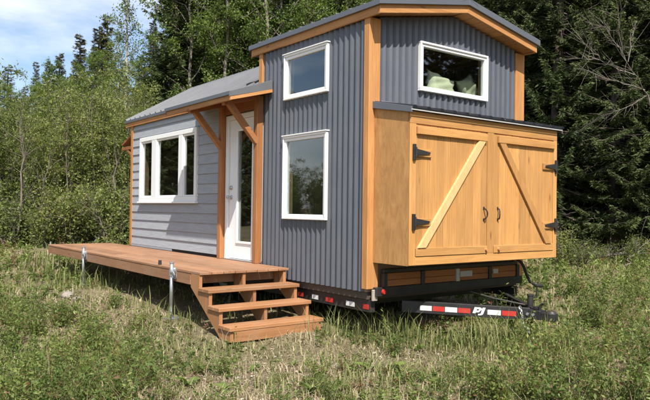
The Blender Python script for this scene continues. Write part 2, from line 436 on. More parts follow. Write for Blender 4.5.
# inner sheathing with window openings
def sheath(parent, mat, axis, off0, off1, u0, u1, z0, z1, holes):
    us = sorted({u0, u1} | {h[0] for h in holes} | {h[1] for h in holes}); zs = sorted({z0, z1} | {h[2] for h in holes} | {h[3] for h in holes})
    mb = MB()
    for a, b in zip(us[:-1], us[1:]):
        for c, d in zip(zs[:-1], zs[1:]):
            um, zm = (a+b)/2, (c+d)/2
            if any(h[0] < um < h[1] and h[2] < zm < h[3] for h in holes): continue
            if axis == 1: mb.box(off0, off1, a, b, c, d)
            else: mb.box(a, b, off0, off1, c, d)
    return mb.build('sheathing', mat, parent)
BIGH = (3.93, 6.02, .16, 1.13); DOORH = (2.06, 2.98, -.70, 1.27)
INNER = W_('inner', 2)
sheath(house, INNER, 1, .014, .10, .014, 2.06, -.85, 1.975, side_holes)
sheath(house, INNER, 1, .012, .10, 2.06, LEN-.014, -.85, 1.46, [BIGH, DOORH])
sheath(house, INNER, 0, .014, .10, .10, W-.014, -.80, 1.975, [(.715, 1.83, 1.322, 1.84)])
sheath(house, INNER, 1, W-.10, W-.014, .10, LEN-.014, -.85, 1.46, [])
sheath(house, INNER, 0, LEN-.10, LEN-.014, .10, W-.10, -.85, 1.46, [])
MB().prism([(.10, 1.46), (W-.10, 1.46), (W/2, 2.18)], 1, LEN-.10, LEN-.02).build('sheathing', INNER, house)
MB().prism([(.10, 1.975), (W-.10, 1.975), (W/2, 2.2)], 1, .014, .10).build('sheathing', INNER, house)
MB().prism([(.10, 1.46), (W-.10, 1.46), (W-.1, 1.95), (W/2, 2.2), (.1, 1.95)], 1, 1.98, 2.055).build('sheathing', M_METAL, house)
box('floor', M_RUST2, house, .03, W-.03, .03, LEN-.03, -.93, -.852, .0)
box('loft_floor', W_('inner', 1), house, .102, W-.102, .102, 1.97, 1.02, 1.10, .0)

# corner posts
box('corner_post', W_('cedar', 2), house, -.024, .130, -.024, .066, -.82, 1.985, .006)
box('corner_post', W_('cedar', 2), house, 2.40, 2.575, -.024, .082, -.82, 1.985, .006)
box('corner_post', W_('cedar', 2), house, -.024, .09, 2.062, 2.145, 1.60, 1.985, .006)
box('corner_post', W_('cedar', 2), house, -.030, .06, 6.475, LEN+.004, -.70, 1.50, .006)

# upper roof ------------------------------------------------------------
YF, YB = -.205, 2.33; XE, XR = -.045, 2.575; XP = W/2
EB, ET = 1.975, 2.07
for x0, x1 in ((XE, XE+.028), (XR-.028, XR)):
    box('fascia_board', W_('cedar', 1), house, x0, x1, YF+.03, YB, EB, ET, .004)
for ya, yb in ((YF, YF+.03), (YB-.03, YB)):
    for sgn in (0, 1):
        x0, x1 = (XE, XP) if sgn == 0 else (XR, XP)
        z0, z1 = EB, EB+GP*(XP-XE)
        MB().hexa([(x0, ya, z0), (x1, ya, z1), (x1, yb, z1), (x0, yb, z0), (x0, ya, z0+.095), (x1, ya, z1+.095), (x1, yb, z1+.095), (x0, yb, z0+.095)]).build('rake_board', W_('cedar', 0), house, .003)
def roof_slab(name, mat, x0, z0, x1, z1, ya, yb, t, parent, bevel=0):
    return MB().hexa([(x0, ya, z0), (x1, ya, z1), (x1, yb, z1), (x0, yb, z0), (x0, ya, z0+t), (x1, ya, z1+t), (x1, yb, z1+t), (x0, yb, z0+t)]).build(name, mat, parent, bevel)
# soffit planks run along the ridge on the underside of the overhangs
for sgn in (0, 1):
    n = 9
    for k in range(n):
        a, b = k/n, (k+1)/n-.006
        f = lambda t: (XE+.03+(XP-XE-.03)*t) if sgn == 0 else (XR-.03-(XR-.03-XP)*t)
        xa, xb = f(a), f(b)
        za, zb = EB+.018+GP*abs(xa-(XE if sgn == 0 else XR)), EB+.018+GP*abs(xb-(XE if sgn == 0 else XR))
        if sgn: roof_slab('soffit_plank', W_('cedar', 1), xb, zb, xa, za, YF+.031, YB-.031, .015, house)
        else: roof_slab('soffit_plank', W_('cedar', 1), xa, za, xb, zb, YF+.031, YB-.031, .015, house)
def ribbed_roof(parent, xe, ze, xp, zp, ya, yb, pw=.91, t=.022, rib=.03, n=4, first='roof_panel'):
    """steel roof sheets laid side by side along y, ribs running up the slope"""
    d = Vector((xp-xe, 0, zp-ze)); nn = Vector((-d.z, 0, d.x)); nn = nn if nn.z > 0 else -nn; nn.normalize()
    y = ya; k = 0
    while y < yb-1e-4:
        ye = min(y+pw, yb); prof = []
        st = pw/n
        ks = []
        q = y
        while q < ye-1e-4:
            qe = min(q+st, ye)
            prof += [(q, 0), (q+.012, rib), (q+.034, rib), (q+.046, 0)] if qe-q > .06 else [(q, 0)]
            q = qe
        prof.append((ye, 0)); mb = MB(); N = len(prof); vs = []
        lift = .0015*(k % 2)
        for (px, pz) in ((xe, ze), (xp, zp)):
            for (u, h) in prof:
                w = Vector((px, u, pz))+nn*(t+h+lift); vs.append(tuple(w))
            for (u, h) in prof: vs.append((px, u, pz))
        fs = []
        for i in range(N-1):
            fs += [(i, i+1, 2*N+i+1, 2*N+i), (N+i, 3*N+i, 3*N+i+1, N+i+1), (i, N+i, N+i+1, i+1), (2*N+i, 2*N+i+1, 3*N+i+1, 3*N+i)]
        fs += [(0, 2*N, 3*N, N), (N-1, 2*N-1, 4*N-1, 3*N-1)]
        mb.add(vs, fs); mb.build(first, M_ROOF, parent); y = ye; k += 1
RZ = GP*(XP-XE)
ribbed_roof(house, XE-.02, EB+.098, XP, EB+.098+RZ+.004, YF-.012, YB+.012)
ribbed_roof(house, XR+.02, EB+.098, XP, EB+.098+RZ+.004, YF-.012, YB+.012)
# metal rake and eave trim above the wood
for ya, yb in ((YF-.028, YF-.006),):
    for x0, x1 in ((XE-.03, XP), (XR+.03, XP)):
        z0, z1 = EB+.083, EB+.083+RZ
        MB().hexa([(x0, ya, z0), (x1, ya, z1), (x1, yb, z1), (x0, yb, z0), (x0, ya, z0+.075), (x1, ya, z1+.075), (x1, yb, z1+.075), (x0, yb, z0+.075)]).build('rake_trim', M_TRIM, house, .003)
for x0, x1 in ((XE-.028, XE-.004), (XR+.004, XR+.028)):
    box('eave_trim', M_TRIM, house, x0, x1, YF-.005, YB, ET-.012, ET+.045, .003)
MB().prism([(XP-.14, EB+RZ+.125-.026), (XP, EB+RZ+.165), (XP+.14, EB+RZ+.125-.026), (XP, EB+RZ+.155)], 1, YF-.03, YB+.02).build('ridge_cap', M_ROOF, house)

# lower roof ------------------------------------------------------------
LP = .575; LX = -.055; LZ = 1.548
ribbed_roof(house, LX, LZ, XP, LZ+LP*(XP-LX), 2.15, 6.77)
ribbed_roof(house, W+.055, LZ, XP, LZ+LP*(XP-LX), 2.15, 6.77)
MB().prism([(XP-.16, LZ+LP*(XP-LX)-.05), (XP, LZ+LP*(XP-LX)+.055), (XP+.16, LZ+LP*(XP-LX)-.05), (XP, LZ+LP*(XP-LX)+.045)], 1, 2.15, 6.78).build('ridge_cap', M_ROOF, house)
for x0, x1 in ((LX, LX+.026), (W+.029, W+.055)):
    box('fascia_board', W_('cedar', 1), house, x0, x1, 3.74, 6.735, 1.45, 1.542, .004)
box('eave_trim', M_TRIM, house, LX-.020, LX-.002, 3.74, 6.77, 1.522, 1.572, .003)
for x0, x1 in ((LX, XP), (W+.055, XP)):
    z0, z1 = 1.44, 1.44+LP*(XP-LX)
    MB().hexa([(x0, 6.738, z0), (x1, 6.738, z1), (x1, 6.762, z1), (x0, 6.762, z0), (x0, 6.738, z0+.105), (x1, 6.738, z1+.105), (x1, 6.762, z1+.105), (x0, 6.762, z0+.105)]).build('rake_board', W_('cedar', 0), house, .003)
box('downpipe_clip', M_GALV, house, LX-.045, LX-.021, 3.77, 3.80, 1.44, 1.56, .003)
# small bracket roof at the rear end
rear = MB().hexa([(.02, 6.68, 1.30), (.9, 6.68, 1.30), (.9, 7.15, 1.15), (.02, 7.15, 1.15), (.02, 6.68, 1.335), (.9, 6.68, 1.335), (.9, 7.15, 1.185), (.02, 7.15, 1.185)]).build('rear_awning', W_('red', 1), house, .003)
MB().beam((.06, 6.60, .86), (.06, 6.98, 1.10), .045, .05, (1, 0, 0)).build('bracket', W_('red', 1), rear, .003)
box('beam', W_('red', 1), rear, .03, .09, 6.58, 7.2, 1.06, 1.115, .003)

# porch awning over the door --------------------------------------------
A0, A1, AX = 1.84, 3.72, -.60
aw = MB().hexa([(AX-.02, A0, 1.380), (-.02, A0, 1.585), (-.02, A1, 1.585), (AX-.02, A1, 1.380), (AX-.02, A0, 1.400), (-.02, A0, 1.605), (-.02, A1, 1.605), (AX-.02, A1, 1.400)]).build('awning', M_ROOF, house, .002)
box('fascia_board', W_('cedar', 1), aw, AX, AX+.03, A0+.02, A1, 1.295, 1.380, .004)
box('drip_edge', M_TRIM, aw, AX-.022, AX-.002, A0-.004, A1+.004, 1.355, 1.402, .002)
for k in range(6):
    xa, xb = AX+.032+k*.094, AX+.032+(k+1)*.094-.004
    MB().hexa([(xa, A0+.02, 1.318+.27*(xa-AX)), (xb, A0+.02, 1.318+.27*(xb-AX)), (xb, A1-.02, 1.318+.27*(xb-AX)), (xa, A1-.02, 1.318+.27*(xa-AX)),
               (xa, A0+.02, 1.333+.27*(xa-AX)), (xb, A0+.02, 1.333+.27*(xb-AX)), (xb, A1-.02, 1.333+.27*(xb-AX)), (xa, A1-.02, 1.333+.27*(xa-AX))]).build('soffit_plank', W_('red', 1), aw)
MB().prism([(AX-.02, 1.335), (-.014, 1.492), (-.014, 1.60), (AX-.02, 1.398)], 1, A0-.012, A0+.008).build('end_flashing', M_ROOF, aw, .001)
MB().prism([(AX-.01, 1.292), (-.014, 1.452), (-.014, 1.492), (AX-.01, 1.332)], 1, A0-.016, A0+.016).build('rake_board', W_('cedar', 0), aw, .001)
MB().prism([(AX, 1.30), (-.024, 1.455), (-.024, 1.56), (AX, 1.375)], 1, A1-.018, A1+.004).build('rake_board', W_('red', 0), aw, .001)
for y in (2.097, 3.045):
    p = box('porch_post', W_('porch', 2), house, -.092, -.002, y-.045, y+.045, -.705, 1.44, .005)
    MB().beam((-.075, y, .84), (AX+.10, y, 1.325), .07, .075, (0, 1, 0)).build('brace', W_('porch', 0), house, .004)
    MB().beam((-.09, y, 1.42), (AX+.035, y, 1.29), .06, .07, (0, 1, 0)).build('rafter', W_('red', 0), house, .004)
box('header', W_('red', 1), house, -.05, -.003, 2.143, 2.999, 1.285, 1.43, .004)

# lap siding ------------------------------------------------------------
EXP = .145; z = -.665; bw = []
while z < 1.44:
    zt = min(z+EXP+.02, 1.455)
    spans = [(3.092, 6.473)]
    if z < 1.20 and z+EXP > .09: spans = [(3.092, 3.868), (6.088, 6.473)]
    if z < 1.20 < z+EXP: spans = [(3.092, 3.868, z), (6.088, 6.473, z), (3.868, 6.088, 1.203)]
    elif z < .09 < z+EXP: spans = [(3.092, 3.868, z), (6.088, 6.473, z)]
    for sp in spans:
        zb = sp[2] if len(sp) > 2 else z
        if z < .09 < z+EXP and False: pass
        MB().prism([(.010, zb), (-.024, zb), (-.005-.019*(zt-(zb))/max(zt-z, .01)*0, zt), (.010, zt)], 1, sp[0], sp[1]).build('siding_board', M_SIDING, house)
    if z < .09 < z+EXP and .087-z > .02:
        MB().prism([(.010, z), (-.024, z), (-.012, .087), (.010, .087)], 1, 3.868, 6.088).build('siding_board', M_SIDING, house)
    z += EXP
box('gap_shade_strip', M_DARK, house, -.004, .009, 3.10, 6.47, -.72, -.63, 0)  # dark strip standing in for the shade in the gap between siding and deck
box('siding_board', M_SIDING, house, -.022, -.0045, 4.75, 6.473, -.704, -.667, .002)

# windows ---------------------------------------------------------------
def frame4(mb, axis, off0, off1, u0, u1, z0, z1, w):
    def b(a, c, d, e):
        if axis == 1: mb.box(off0, off1, a, c, d, e)
        else: mb.box(a, c, off0, off1, d, e)
    b(u0, u1, z1-w, z1); b(u0, u1, z0, z0+w); b(u0, u0+w, z0+w, z1-w); b(u1-w, u1, z0+w, z1-w)
def window(axis, u0, u1, z0, z1, proud=.045, w=.046, cap_on=True):
    fr = MB(); frame4(fr, axis, -proud, .02, u0, u1, z0, z1, w*.55); o = fr.build('window', M_WHITE, house, .004)
    s = MB(); frame4(s, axis, -proud+.014, .03, u0+w*.55, u1-w*.55, z0+w*.55, z1-w*.55, w*.75); s.build('sash', M_WHITE, o, .004)
    g = MB(); a, b, c, d = u0+w*1.2, u1-w*1.2, z0+w*1.2, z1-w*1.2
    if axis == 1: g.box(-.008, -.003, a, b, c, d)
    else: g.box(a, b, -.008, -.003, c, d)
    g.build('pane', M_GLASS, o)
    cap = MB()
    if not cap_on: return o
    if axis == 1: cap.box(-proud-.012, .0, u0-.012, u1+.012, z1+.001, z1+.014)
    else: cap.box(u0-.012, u1+.012, -proud-.012, .0, z1+.001, z1+.014)
    cap.build('drip_cap', M_WHITE, o, .002)
    return o
window(1, .672, 1.541, -.126, .866)
window(1, .672, 1.541, 1.308, 1.853)
window(0, .702, 1.844, 1.308, 1.853, w=.042, cap_on=False)
# triple window in the siding
fr = MB(); frame4(fr, 1, -.052, .02, 3.861, 6.093, .09, 1.201, .07)
wi = fr.build('window', M_WHITE, house, .004)
for a, b in ((5.35, 5.55), (4.345, 4.485)):
    MB().box(-.050, .02, a, b, .161, 1.130).build('mullion', M_WHITE, wi, .004)
for a, b in ((5.551, 6.022), (4.486, 5.349), (3.932, 4.344)):
    s = MB(); frame4(s, 1, -.036, .015, a+.001, b-.001, .162, 1.129, .028); s.build('sash', M_WHITE, wi, .003)
    MB().box(-.014, -.009, a+.029, b-.029, .19, 1.101).build('pane', M_GLASS, wi)
box('window_sill', M_WHITE, wi, -.075, -.001, 3.84, 6.115, .060, .089, .004)
# door
dr = box('door', M_WHITE, house, .004, .050, 2.075, 2.92, -.685, 1.20, .003)
# carve the glass opening: rebuild the slab as stiles and rails
dm = MB(); frame = (2.075, 2.92, -.685, 1.20); gl = (2.30, 2.70, -.46, 1.05)
dm.box(.004, .05, gl[1], frame[1], frame[2], frame[3]); dm.box(.004, .05, frame[0], gl[0], frame[2], frame[3])
dm.box(.004, .05, gl[0], gl[1], gl[3], frame[3]); dm.box(.004, .05, gl[0], gl[1], frame[2], gl[2])
tmp = dm.build('door_tmp', M_WHITE, None, 0)
old = dr.data; dr.data = tmp.data; bpy.data.objects.remove(tmp); bpy.data.meshes.remove(old); dr.data.name = 'door'
s = MB(); frame4(s, 1, -.010, .003, gl[0]-.018, gl[1]+.018, gl[2]-.018, gl[3]+.018, .03); s.build('glazing_bead', M_WHITE, dr, .003)
MB().box(.020, .025, gl[0], gl[1], gl[2], gl[3]).build('pane', M_GLASS, dr)
jm = MB(); jm.box(-.03, .06, 2.925, 2.985, -.70, 1.265); jm.box(-.03, .06, 2.145, 2.925, 1.205, 1.265); jm.build('door_frame', M_WHITE, house, .003)
box('threshold', M_GALV, house, -.06, .05, 2.15, 2.98, -.704, -.69, .002)
h = MB(); h.tube([(.004, 2.862, .145), (-.045, 2.862, .145)], .016, 10); h.tube([(-.045, 2.862, .145), (-.06, 2.862, .145), (-.072, 2.862, .145)], [.020, .026, .016], 12)
h.tube([(.004, 2.862, .145), (-.006, 2.862, .145)], .030, 14); h.build('door_knob', M_GALV, dr, 0, True)
h = MB(); h.tube([(.004, 2.862, .275), (-.012, 2.862, .275)], .030, 14); h.tube([(-.012, 2.862, .275), (-.026, 2.862, .275)], .018, 10); h.build('deadbolt', M_GALV, dr, 0, True)

# front storage box -----------------------------------------------------
BX0, BX1, BY, BB = .055, 2.495, -.55, -.54
cb = MB()
cb.prism([(-.03, BB), (-.53, BB), (-.53, .955), (-.03, 1.055)], 0, BX0+.012, BX1-.012)
bx = cb.build('storage_box', W_('ply', 2), house)
for x0, x1 in ((BX0, BX0+.011), (BX1-.011, BX1)):
    MB().prism([(-.027, BB-.004), (-.529, BB-.004), (-.529, .962), (-.027, 1.07)], 0, x0, x1).build('side_panel', W_('ply', 2), bx)
DM = W_('door', 2); DX = W_('door', 0)
def fbox(n, mat, x0, x1, z0, z1, y0=-.5315, y1=-.55, bv=.003): return box(n, mat, bx, x0, x1, y1, y0, z0, z1, bv)
fbox('stile', DM, BX0, .137, BB, .845); fbox('stile', DM, 2.428, BX1, BB, .845); fbox('stile', DM, 1.218, 1.322, -.4545, .8445)
fbox('rail', DX, BX0, BX1, .846, .966); fbox('rail', DX, .138, 2.427, BB, -.456)
rng = random.Random(4)
for a, b in ((.139, 1.216), (1.324, 2.426)):
    n = 10; ws = [rng.uniform(.85, 1.2) for _ in range(n)]; tot = sum(ws); x = a
    for q in ws:
        e = x+(b-a)*q/tot
        fbox('door_plank', DM, x+.0012, e-.0012, -.455, .845, -.5315, -.540-rng.uniform(0, .0015), .002); x = e
for a, b in ((.142, 1.19), (1.385, 2.424)):
    fbox('door_rail', DX, a, b, .745, .822, -.5425, -.572); 
for a, b in ((.142, 1.214), (1.326, 2.424)):
    fbox('door_rail', DX, a, b, -.452, -.372, -.5425, -.558)
def diag(x0, z0, x1, z1, w, mat):
    d = Vector((x1-x0, 0, z1-z0)).normalized(); nn = Vector((-d.z, 0, d.x))*w/2
    q = [(x0+nn.x, z0+nn.z), (x0-nn.x, z0-nn.z), (x1-nn.x, z1-nn.z), (x1+nn.x, z1+nn.z)]
    # ends cut level like the rails they butt against
    t0 = w/2*abs(d.x/d.z); 
    hw = w/2/abs(d.z)
    q = [(x0-hw, z0), (x0+hw, z0), (x1+hw, z1), (x1-hw, z1)]
    MB().prism(q, 1, -.568, -.5425).build('diagonal_brace', mat, bx, .002)
diag(.215, -.370, 1.115, .743, .085, W_('brace', 2)); diag(2.315, -.370, 1.395+.06, .743, .085, DM)
def hinge(x, z, s):
    fbox('hinge_block', DX, x+s*.055, x+s*.245, z-.042, z+.034, -.5425, -.560)
    h = MB(); h.box(x-.016, x+.016, -.574, -.5515, z-.078, z+.078)
    h.prism([(x+s*.018, z+.036), (x+s*.215, z+.008), (x+s*.215, z-.008), (x+s*.018, z-.036)][::1], 1, -.572, -.5615)
    h.tube([(x+s*.018, -.572, z-.05), (x+s*.018, -.572, z+.05)], .009, 8)
    h.build('hinge', M_BLACK, bx, .001)
for z in (.565, -.115): hinge(.100, z, 1)
for z in (.535, -.155): hinge(2.462, z, -1)
for x, s in ((1.168, 1), (1.40, -1)):
    h = MB(); pts = [(x, -.540, .030), (x, -.568, .020), (x+s*.010, -.580, -.002), (x+s*.014, -.584, -.03), (x+s*.010, -.580, -.058), (x, -.568, -.080), (x, -.540, -.090)]
    h.tube(pts, [.009, .008, .007, .007, .007, .008, .009], 8); h.box(x-.010, x+.010, -.546, -.541, .018, .046); h.box(x-.010, x+.010, -.546, -.541, -.106, -.078)
    h.build('handle', M_BLACK, bx, 0, False)
for x in (1.19, 1.40): 
    h = MB(); h.tube([(x, -.558, -.412), (x, -.578, -.412)], [.02, .016], 10); h.build('latch_knob', W_('cedar', 0), bx)
# box roof
def box_roof():
    mb = MB(); prof = []; x = BX0-.01; k = 0
    while x < BX1+.03:
        prof += [(x, 0), (x+.014, .024), (x+.050, .024), (x+.064, 0)]; x += .19
    prof.append((BX1+.04, 0)); N = len(prof); vs = []
    for (y, z) in ((-.592, .985), (.0-.012, 1.092)):
        vs += [(u, y, z+.010+h) for u, h in prof] + [(u, y, z) for u, h in prof]
    fs = []
    for i in range(N-1):
        fs += [(i, i+1, 2*N+i+1, 2*N+i), (N+i, 3*N+i, 3*N+i+1, N+i+1), (i, N+i, N+i+1, i+1), (2*N+i, 2*N+i+1, 3*N+i+1, 3*N+i)]
    fs += [(0, 2*N, 3*N, N), (N-1, 2*N-1, 4*N-1, 3*N-1)]
    mb.add(vs, fs); return mb.build('box_roof', M_BROOF, bx)
box_roof()
MB().box(BX0-.008, BX1+.038, -.585, -.560, .9795, .9985).build('closure_strip', M_BLACK, bx)
MB().prism([(-.590, .945), (-.590, 1.000), (-.026, 1.118), (-.026, 1.045)], 0, BX0-.030, BX0-.012).build('roof_trim', M_TRIM, bx, .002)
MB().prism([(-.590, .945), (-.590, 1.000), (-.026, 1.118), (-.026, 1.045)], 0, BX1+.042, BX1+.056).build('roof_trim', M_ROOF, bx, .002)
MB().box(BX0-.029, BX1+.041, -.594, -.589, .966, .978).build('drip_edge', M_LABEL, bx, .001)
MB().prism([(-.014, 1.095), (-.05, 1.098), (-.05, 1.106), (-.016, 1.14)], 0, .145, 2.395).build('wall_flashing', M_TRIM, bx)

# ================================================================== THE TRAILER
trailer = empty('utility_trailer', (W/2, 1.5, gz1(W/2, 1.5)), 'black steel flatbed trailer with A-frame tongue and red and white reflective tape under the house', 'trailer')
for x0, x1 in ((.055, .115), (W-.115, W-.055)):
    box('side_rail', M_BLACK, trailer, x0, x1, .0, LEN-.05, -1.065, -.935, .004)
for y in np.arange(.35, LEN-.2, .61): box('crossmember', M_BLACK, trailer, .116, W-.116, y, y+.05, -1.04, -.94, 0)
box('front_beam', M_BLACK, trailer, .06, W-.06, -.080, -.002, -.892, -.80, .004)
box('top_rail', M_BLACK, trailer, .16, 2.40, -.075, -.035, -.655, -.615, .004)
for x in (.155, .71, 1.27, 1.84, 2.37):
    box('stake_post', M_LABEL if x == 1.27 else M_BLACK, trailer, x, x+.05, -.088, -.036, -.80, -.656, .003)
for x0, x1 in ((.206, .708), (.762, 1.268), (1.322, 1.838), (1.892, 2.368)):
    for z0, z1 in ((-.797, -.732), (-.729, -.66)):
        box('headboard_plank', W_('head', 0), trailer, x0, x1, -.070, -.045, z0, z1, .003)
box('corner_bracket', M_RUST, trailer, .035, .10, -.055, -.026, -.94, -.823, .006)
l = MB(); l.tube([(.15, -.086, -.845), (.15, -.104, -.845)], [.028, .022], 14); l.build('marker_light', M_RED, trailer)
box('maker_plate', M_LABEL, trailer, 1.34, 1.55, -.0755, -.0705, -.755, -.69, .001)
box('maker_plate', M_LABEL, trailer, 1.93, 2.02, -.0755, -.0705, -.745, -.69, .001)
# reflective tape on the side rail
for y0, y1, mt in ((.90, 1.02, M_TAPE), (.63, .76, M_RED), (.26, .40, M_TAPE), (.03, .12, M_RED), (1.2, 1.3, M_RED)):
    box('reflective_tape', mt, trailer, .050, .0545, y0, y1, -1.035, -.985, 0)
# tongue
TN0, TN1 = Vector((.44, -.06, -1.018)), Vector((1.215, -1.095, -1.032))
TF0, TF1 = Vector((2.10, -.06, -1.018)), Vector((1.325, -1.095, -1.032))
def channel(p0, p1, side):
    mb = MB(); up = Vector((0, 0, 1)); d = (p1-p0).normalized(); n = d.cross(up).normalized()*side
    mb.beam(p0, p1, .010, .118)                                  # web
    mb.beam(p0-n*.028+up*.056, p1-n*.028+up*.056, .046, .010); mb.beam(p0-n*.028-up*.056, p1-n*.028-up*.056, .046, .010)
    return mb.build('tongue_beam', M_BLACK, trailer, .002)
dN = (TN1-TN0).normalized(); nN = dN.cross(Vector((0, 0, 1))).normalized()
if nN.x > 0: nN = -nN
sideN = 1 if dN.cross(Vector((0, 0, 1))).dot(nN) > 0 else -1
channel(TN0, TN1, sideN); channel(TF0, TF1, -sideN)
LT = (TN1-TN0).length
def tape(t0, t1, mat):
    c0, c1 = TN0+dN*LT*t0, TN0+dN*LT*t1
    return MB().beam(c0+nN*.0075-Vector((0,0,.004)), c1+nN*.0075-Vector((0,0,.004)), .003, .05).build('reflective_tape', mat, trailer)
from math import isclose
for t0, t1, mt in ((.150, .244, M_TAPE), (.252, .346, M_RED), (.350, .446, M_TAPE), (.452, .550, M_RED), (.682, .784, M_TAPE), (.792, .900, M_RED)): tape(t0, t1, mt)
cu = bpy.data.curves.new('lettering', 'FONT'); cu.body = 'PJ'; cu.size = .112; cu.extrude = .002; cu.shear = .18; cu.offset = .0045; cu.space_character = 1.0; cu.resolution_u = 4
to = bpy.data.objects.new('lettering_curve', cu); COL.objects.link(to)
me = bpy.data.meshes.new_from_object(to); bpy.data.objects.remove(to)
lo = bpy.data.objects.new('lettering', me); COL.objects.link(lo); me.materials.clear(); me.materials.append(M_TAPE)
ys = [v.co.y for v in me.vertices]; xs = [v.co.x for v in me.vertices]; hi_, lo_ = max(ys), min(ys); xm = (max(xs)+min(xs))*.56
for v in me.vertices:                      # capital J sits on the baseline, letters drawn wide
    if v.co.x > xm or v.co.y < -.002: v.co.y = (v.co.y-lo_)*hi_/(hi_-lo_)
    v.co.x *= 1.4
p = TN0+dN*LT*.563+nN*.008+Vector((0, 0, -.042+H))
mx = Matrix.Identity(4)
zz = Vector((0, 0, 1)); up = nN.cross(dN); 
if up.z < 0: up = -up
for i in range(3): mx[i][0] = dN[i]; mx[i][1] = up[i]; mx[i][2] = nN[i]; mx[i][3] = p[i]
me.transform(mx); attach(lo, trailer); lo['label'] = 'white slanted letters on the tongue beam'
# coupler, jack, chain
tip = (TN1+TF1)/2; dT = Vector((0, -1, 0))
c = MB()
c.prism([(1.19, -.995), (1.35, -.995), (1.325, -1.215), (1.215, -1.215)], 2, -1.075, -.985)
c.prism([(1.218, -1.215), (1.322, -1.215), (1.325, -1.305), (1.305, -1.36), (1.235, -1.36), (1.215, -1.305)], 2, -1.070, -.998)
c.tube([(1.27, -1.305, -1.075), (1.27, -1.305, -1.00), (1.27, -1.305, -.975)], [.052, .056, .035], 14)
c.build('coupler', M_BLACK, trailer, .004)
c = MB(); c.tube([(1.27, -1.175, -.985), (1.27, -1.185, -.93), (1.27, -1.225, -.91)], [.014, .013, .012], 8); c.beam((1.235, -1.135, -.965), (1.305, -1.135, -.965), .04, .03)
c.build('latch_lever', M_BLACK, trailer, .002)
c = MB()
for q in ((1.205, -1.085), (1.214, -1.145)):
    c.tube([(q[0]-.006, q[1], -1.028), (q[0]-.022, q[1]-.004, -1.028)], .014, 8)
c.build('coupler_bolt', M_GALV, trailer)
c = MB(); c.tube([(1.33, -1.02, -1.30), (1.33, -1.02, -.86)], .030, 12); c.tube([(1.33, -1.02, -.86), (1.33, -1.02, -.845)], .036, 12)
c.tube([(1.33, -1.02, -1.352), (1.33, -1.02, -1.30)], [.07, .03], 12); c.build('tongue_jack', M_BLACK, trailer)
c = MB(); c.tube([(1.36, -1.02, -.885), (1.42, -1.03, -.885), (1.425, -1.03, -.78)], .010, 8); c.build('crank', M_BLACK, trailer)
def chain(pts, name):
    mb = MB(); P = [Vector(p) for p in pts]; seg = []
    for a, b in zip(P[:-1], P[1:]):
        n = max(1, int((b-a).length/.03))
        seg += [a.lerp(b, i/n) for i in range(n)]
    seg.append(P[-1])
    for i in range(len(seg)-1):
        a, b = seg[i], seg[i+1]; d = (b-a); s = Vector((1, 0, 0)) if i % 2 else Vector((0, 1, 0)); s = (s-d.normalized()*s.dot(d.normalized())).normalized()*.010
        mid = (a+b)/2; e = d*.62
        mb.tube([mid-e, mid-e*.55+s, mid+e*.55+s, mid+e, mid+e*.55-s, mid-e*.55-s, mid-e], .0035, 5, False)
    return mb.build(name, M_GALV, trailer)
chain([(1.16, -1.015, -.955), (1.13, -1.065, -1.03), (1.12, -1.085, -1.12), (1.16, -1.155, -1.22), (1.20, -1.205, -1.31)], 'safety_chain')
c = MB(); c.tube([(2.02, -.34, -.56), (2.10, -.345, -.60), (2.15, -.35, -.66), (2.19, -.355, -.75), (2.26, -.36, -.84), (2.36, -.37, -.885), (2.46, -.38, -.893)], [.017]*5+[.019, .023], 8)
c.build('wiring_cable', M_RUBBER, trailer, 0, True)
c = MB(); c.tube([(1.5, -.09, -.93), (1.42, -.50, -.955), (1.33, -.96, -.962)], .007, 6); c.build('brake_cable', M_GALV, trailer)
for x in (.16, W-.16):
    for y in (3.2, 4.05):
        wb = Vector((x, y, gz1(x, y)-H+.325)); t = MB(); R0 = .33
        prof = [(-.10, .20), (-.105, .30), (-.085, .328), (.085, .328), (.105, .30), (.10, .20)]
        n = 24; vs = []; fs = []
        for k in range(n):
            a = 2*math.pi*k/n
            for (dx, r) in prof: vs.append((x+dx, y+r*math.cos(a), wb.z+r*math.sin(a)))
        q = len(prof)
        for k in range(n):
            for j in range(q): fs.append((k*q+j, k*q+(j+1) % q, ((k+1) % n)*q+(j+1) % q, ((k+1) % n)*q+j))
        t.add(vs, fs); wo = t.build('wheel', M_RUBBER, trailer)
        r = MB(); r.tube([(x-.08, y, wb.z), (x-.05, y, wb.z), (x+.05, y, wb.z), (x+.08, y, wb.z)], [.205, .16, .16, .205], 20); r.build('rim', M_GALV, wo)
for y in (3.2, 4.05): 
    c = MB(); c.tube([(.27, y, gz1(.2, y)-H+.325), (W-.27, y, gz1(.2, y)-H+.325)], .035, 8); c.build('axle', M_BLACK, trailer)

# ================================================================== THE DECK
DX0, DX1, DY0, DY1, DZ = -1.198, -.034, 1.377, 7.496, -.708
deck = empty('wooden_deck', (-.6, 4.4, gz1(-.6, 4.4)), 'low reddish cedar deck on galvanised jacks along the lap sided wall', 'deck')
nb = 8; bwid = (DX1-DX0)/nb; rng = random.Random(9)
for k in range(nb):
    dz = rng.uniform(-.002, .002); e = rng.uniform(-.004, .004)
    x0 = DX0+k*bwid; cut = rng.uniform(3.6, 5.2)
    for a, b in ((DY0+e, cut-.002), (cut+.002, DY1+e)):
        box('deck_board', W_('deck', 1), deck, x0+(.004 if k else 0), x0+bwid-.004, a, b, DZ-.028+dz, DZ+dz, .003)
box('rim_joist', W_('deck', 1), deck, DX0+.004, DX0+.042, 1.62, DY1-.004, -.862, DZ-.031, .004)
box('rim_joist', W_('deck', 1), deck, DX1-.042, DX1-.004, 1.62, DY1-.004, -.862, DZ-.031, .004)
for y in [1.62]+list(np.arange(2.2, 7.2, .61))+[7.454]:
    box('joist', W_('deck', 0), deck, DX0+.0425, DX1-.0425, y, y+.038, -.855, DZ-.031, 0)
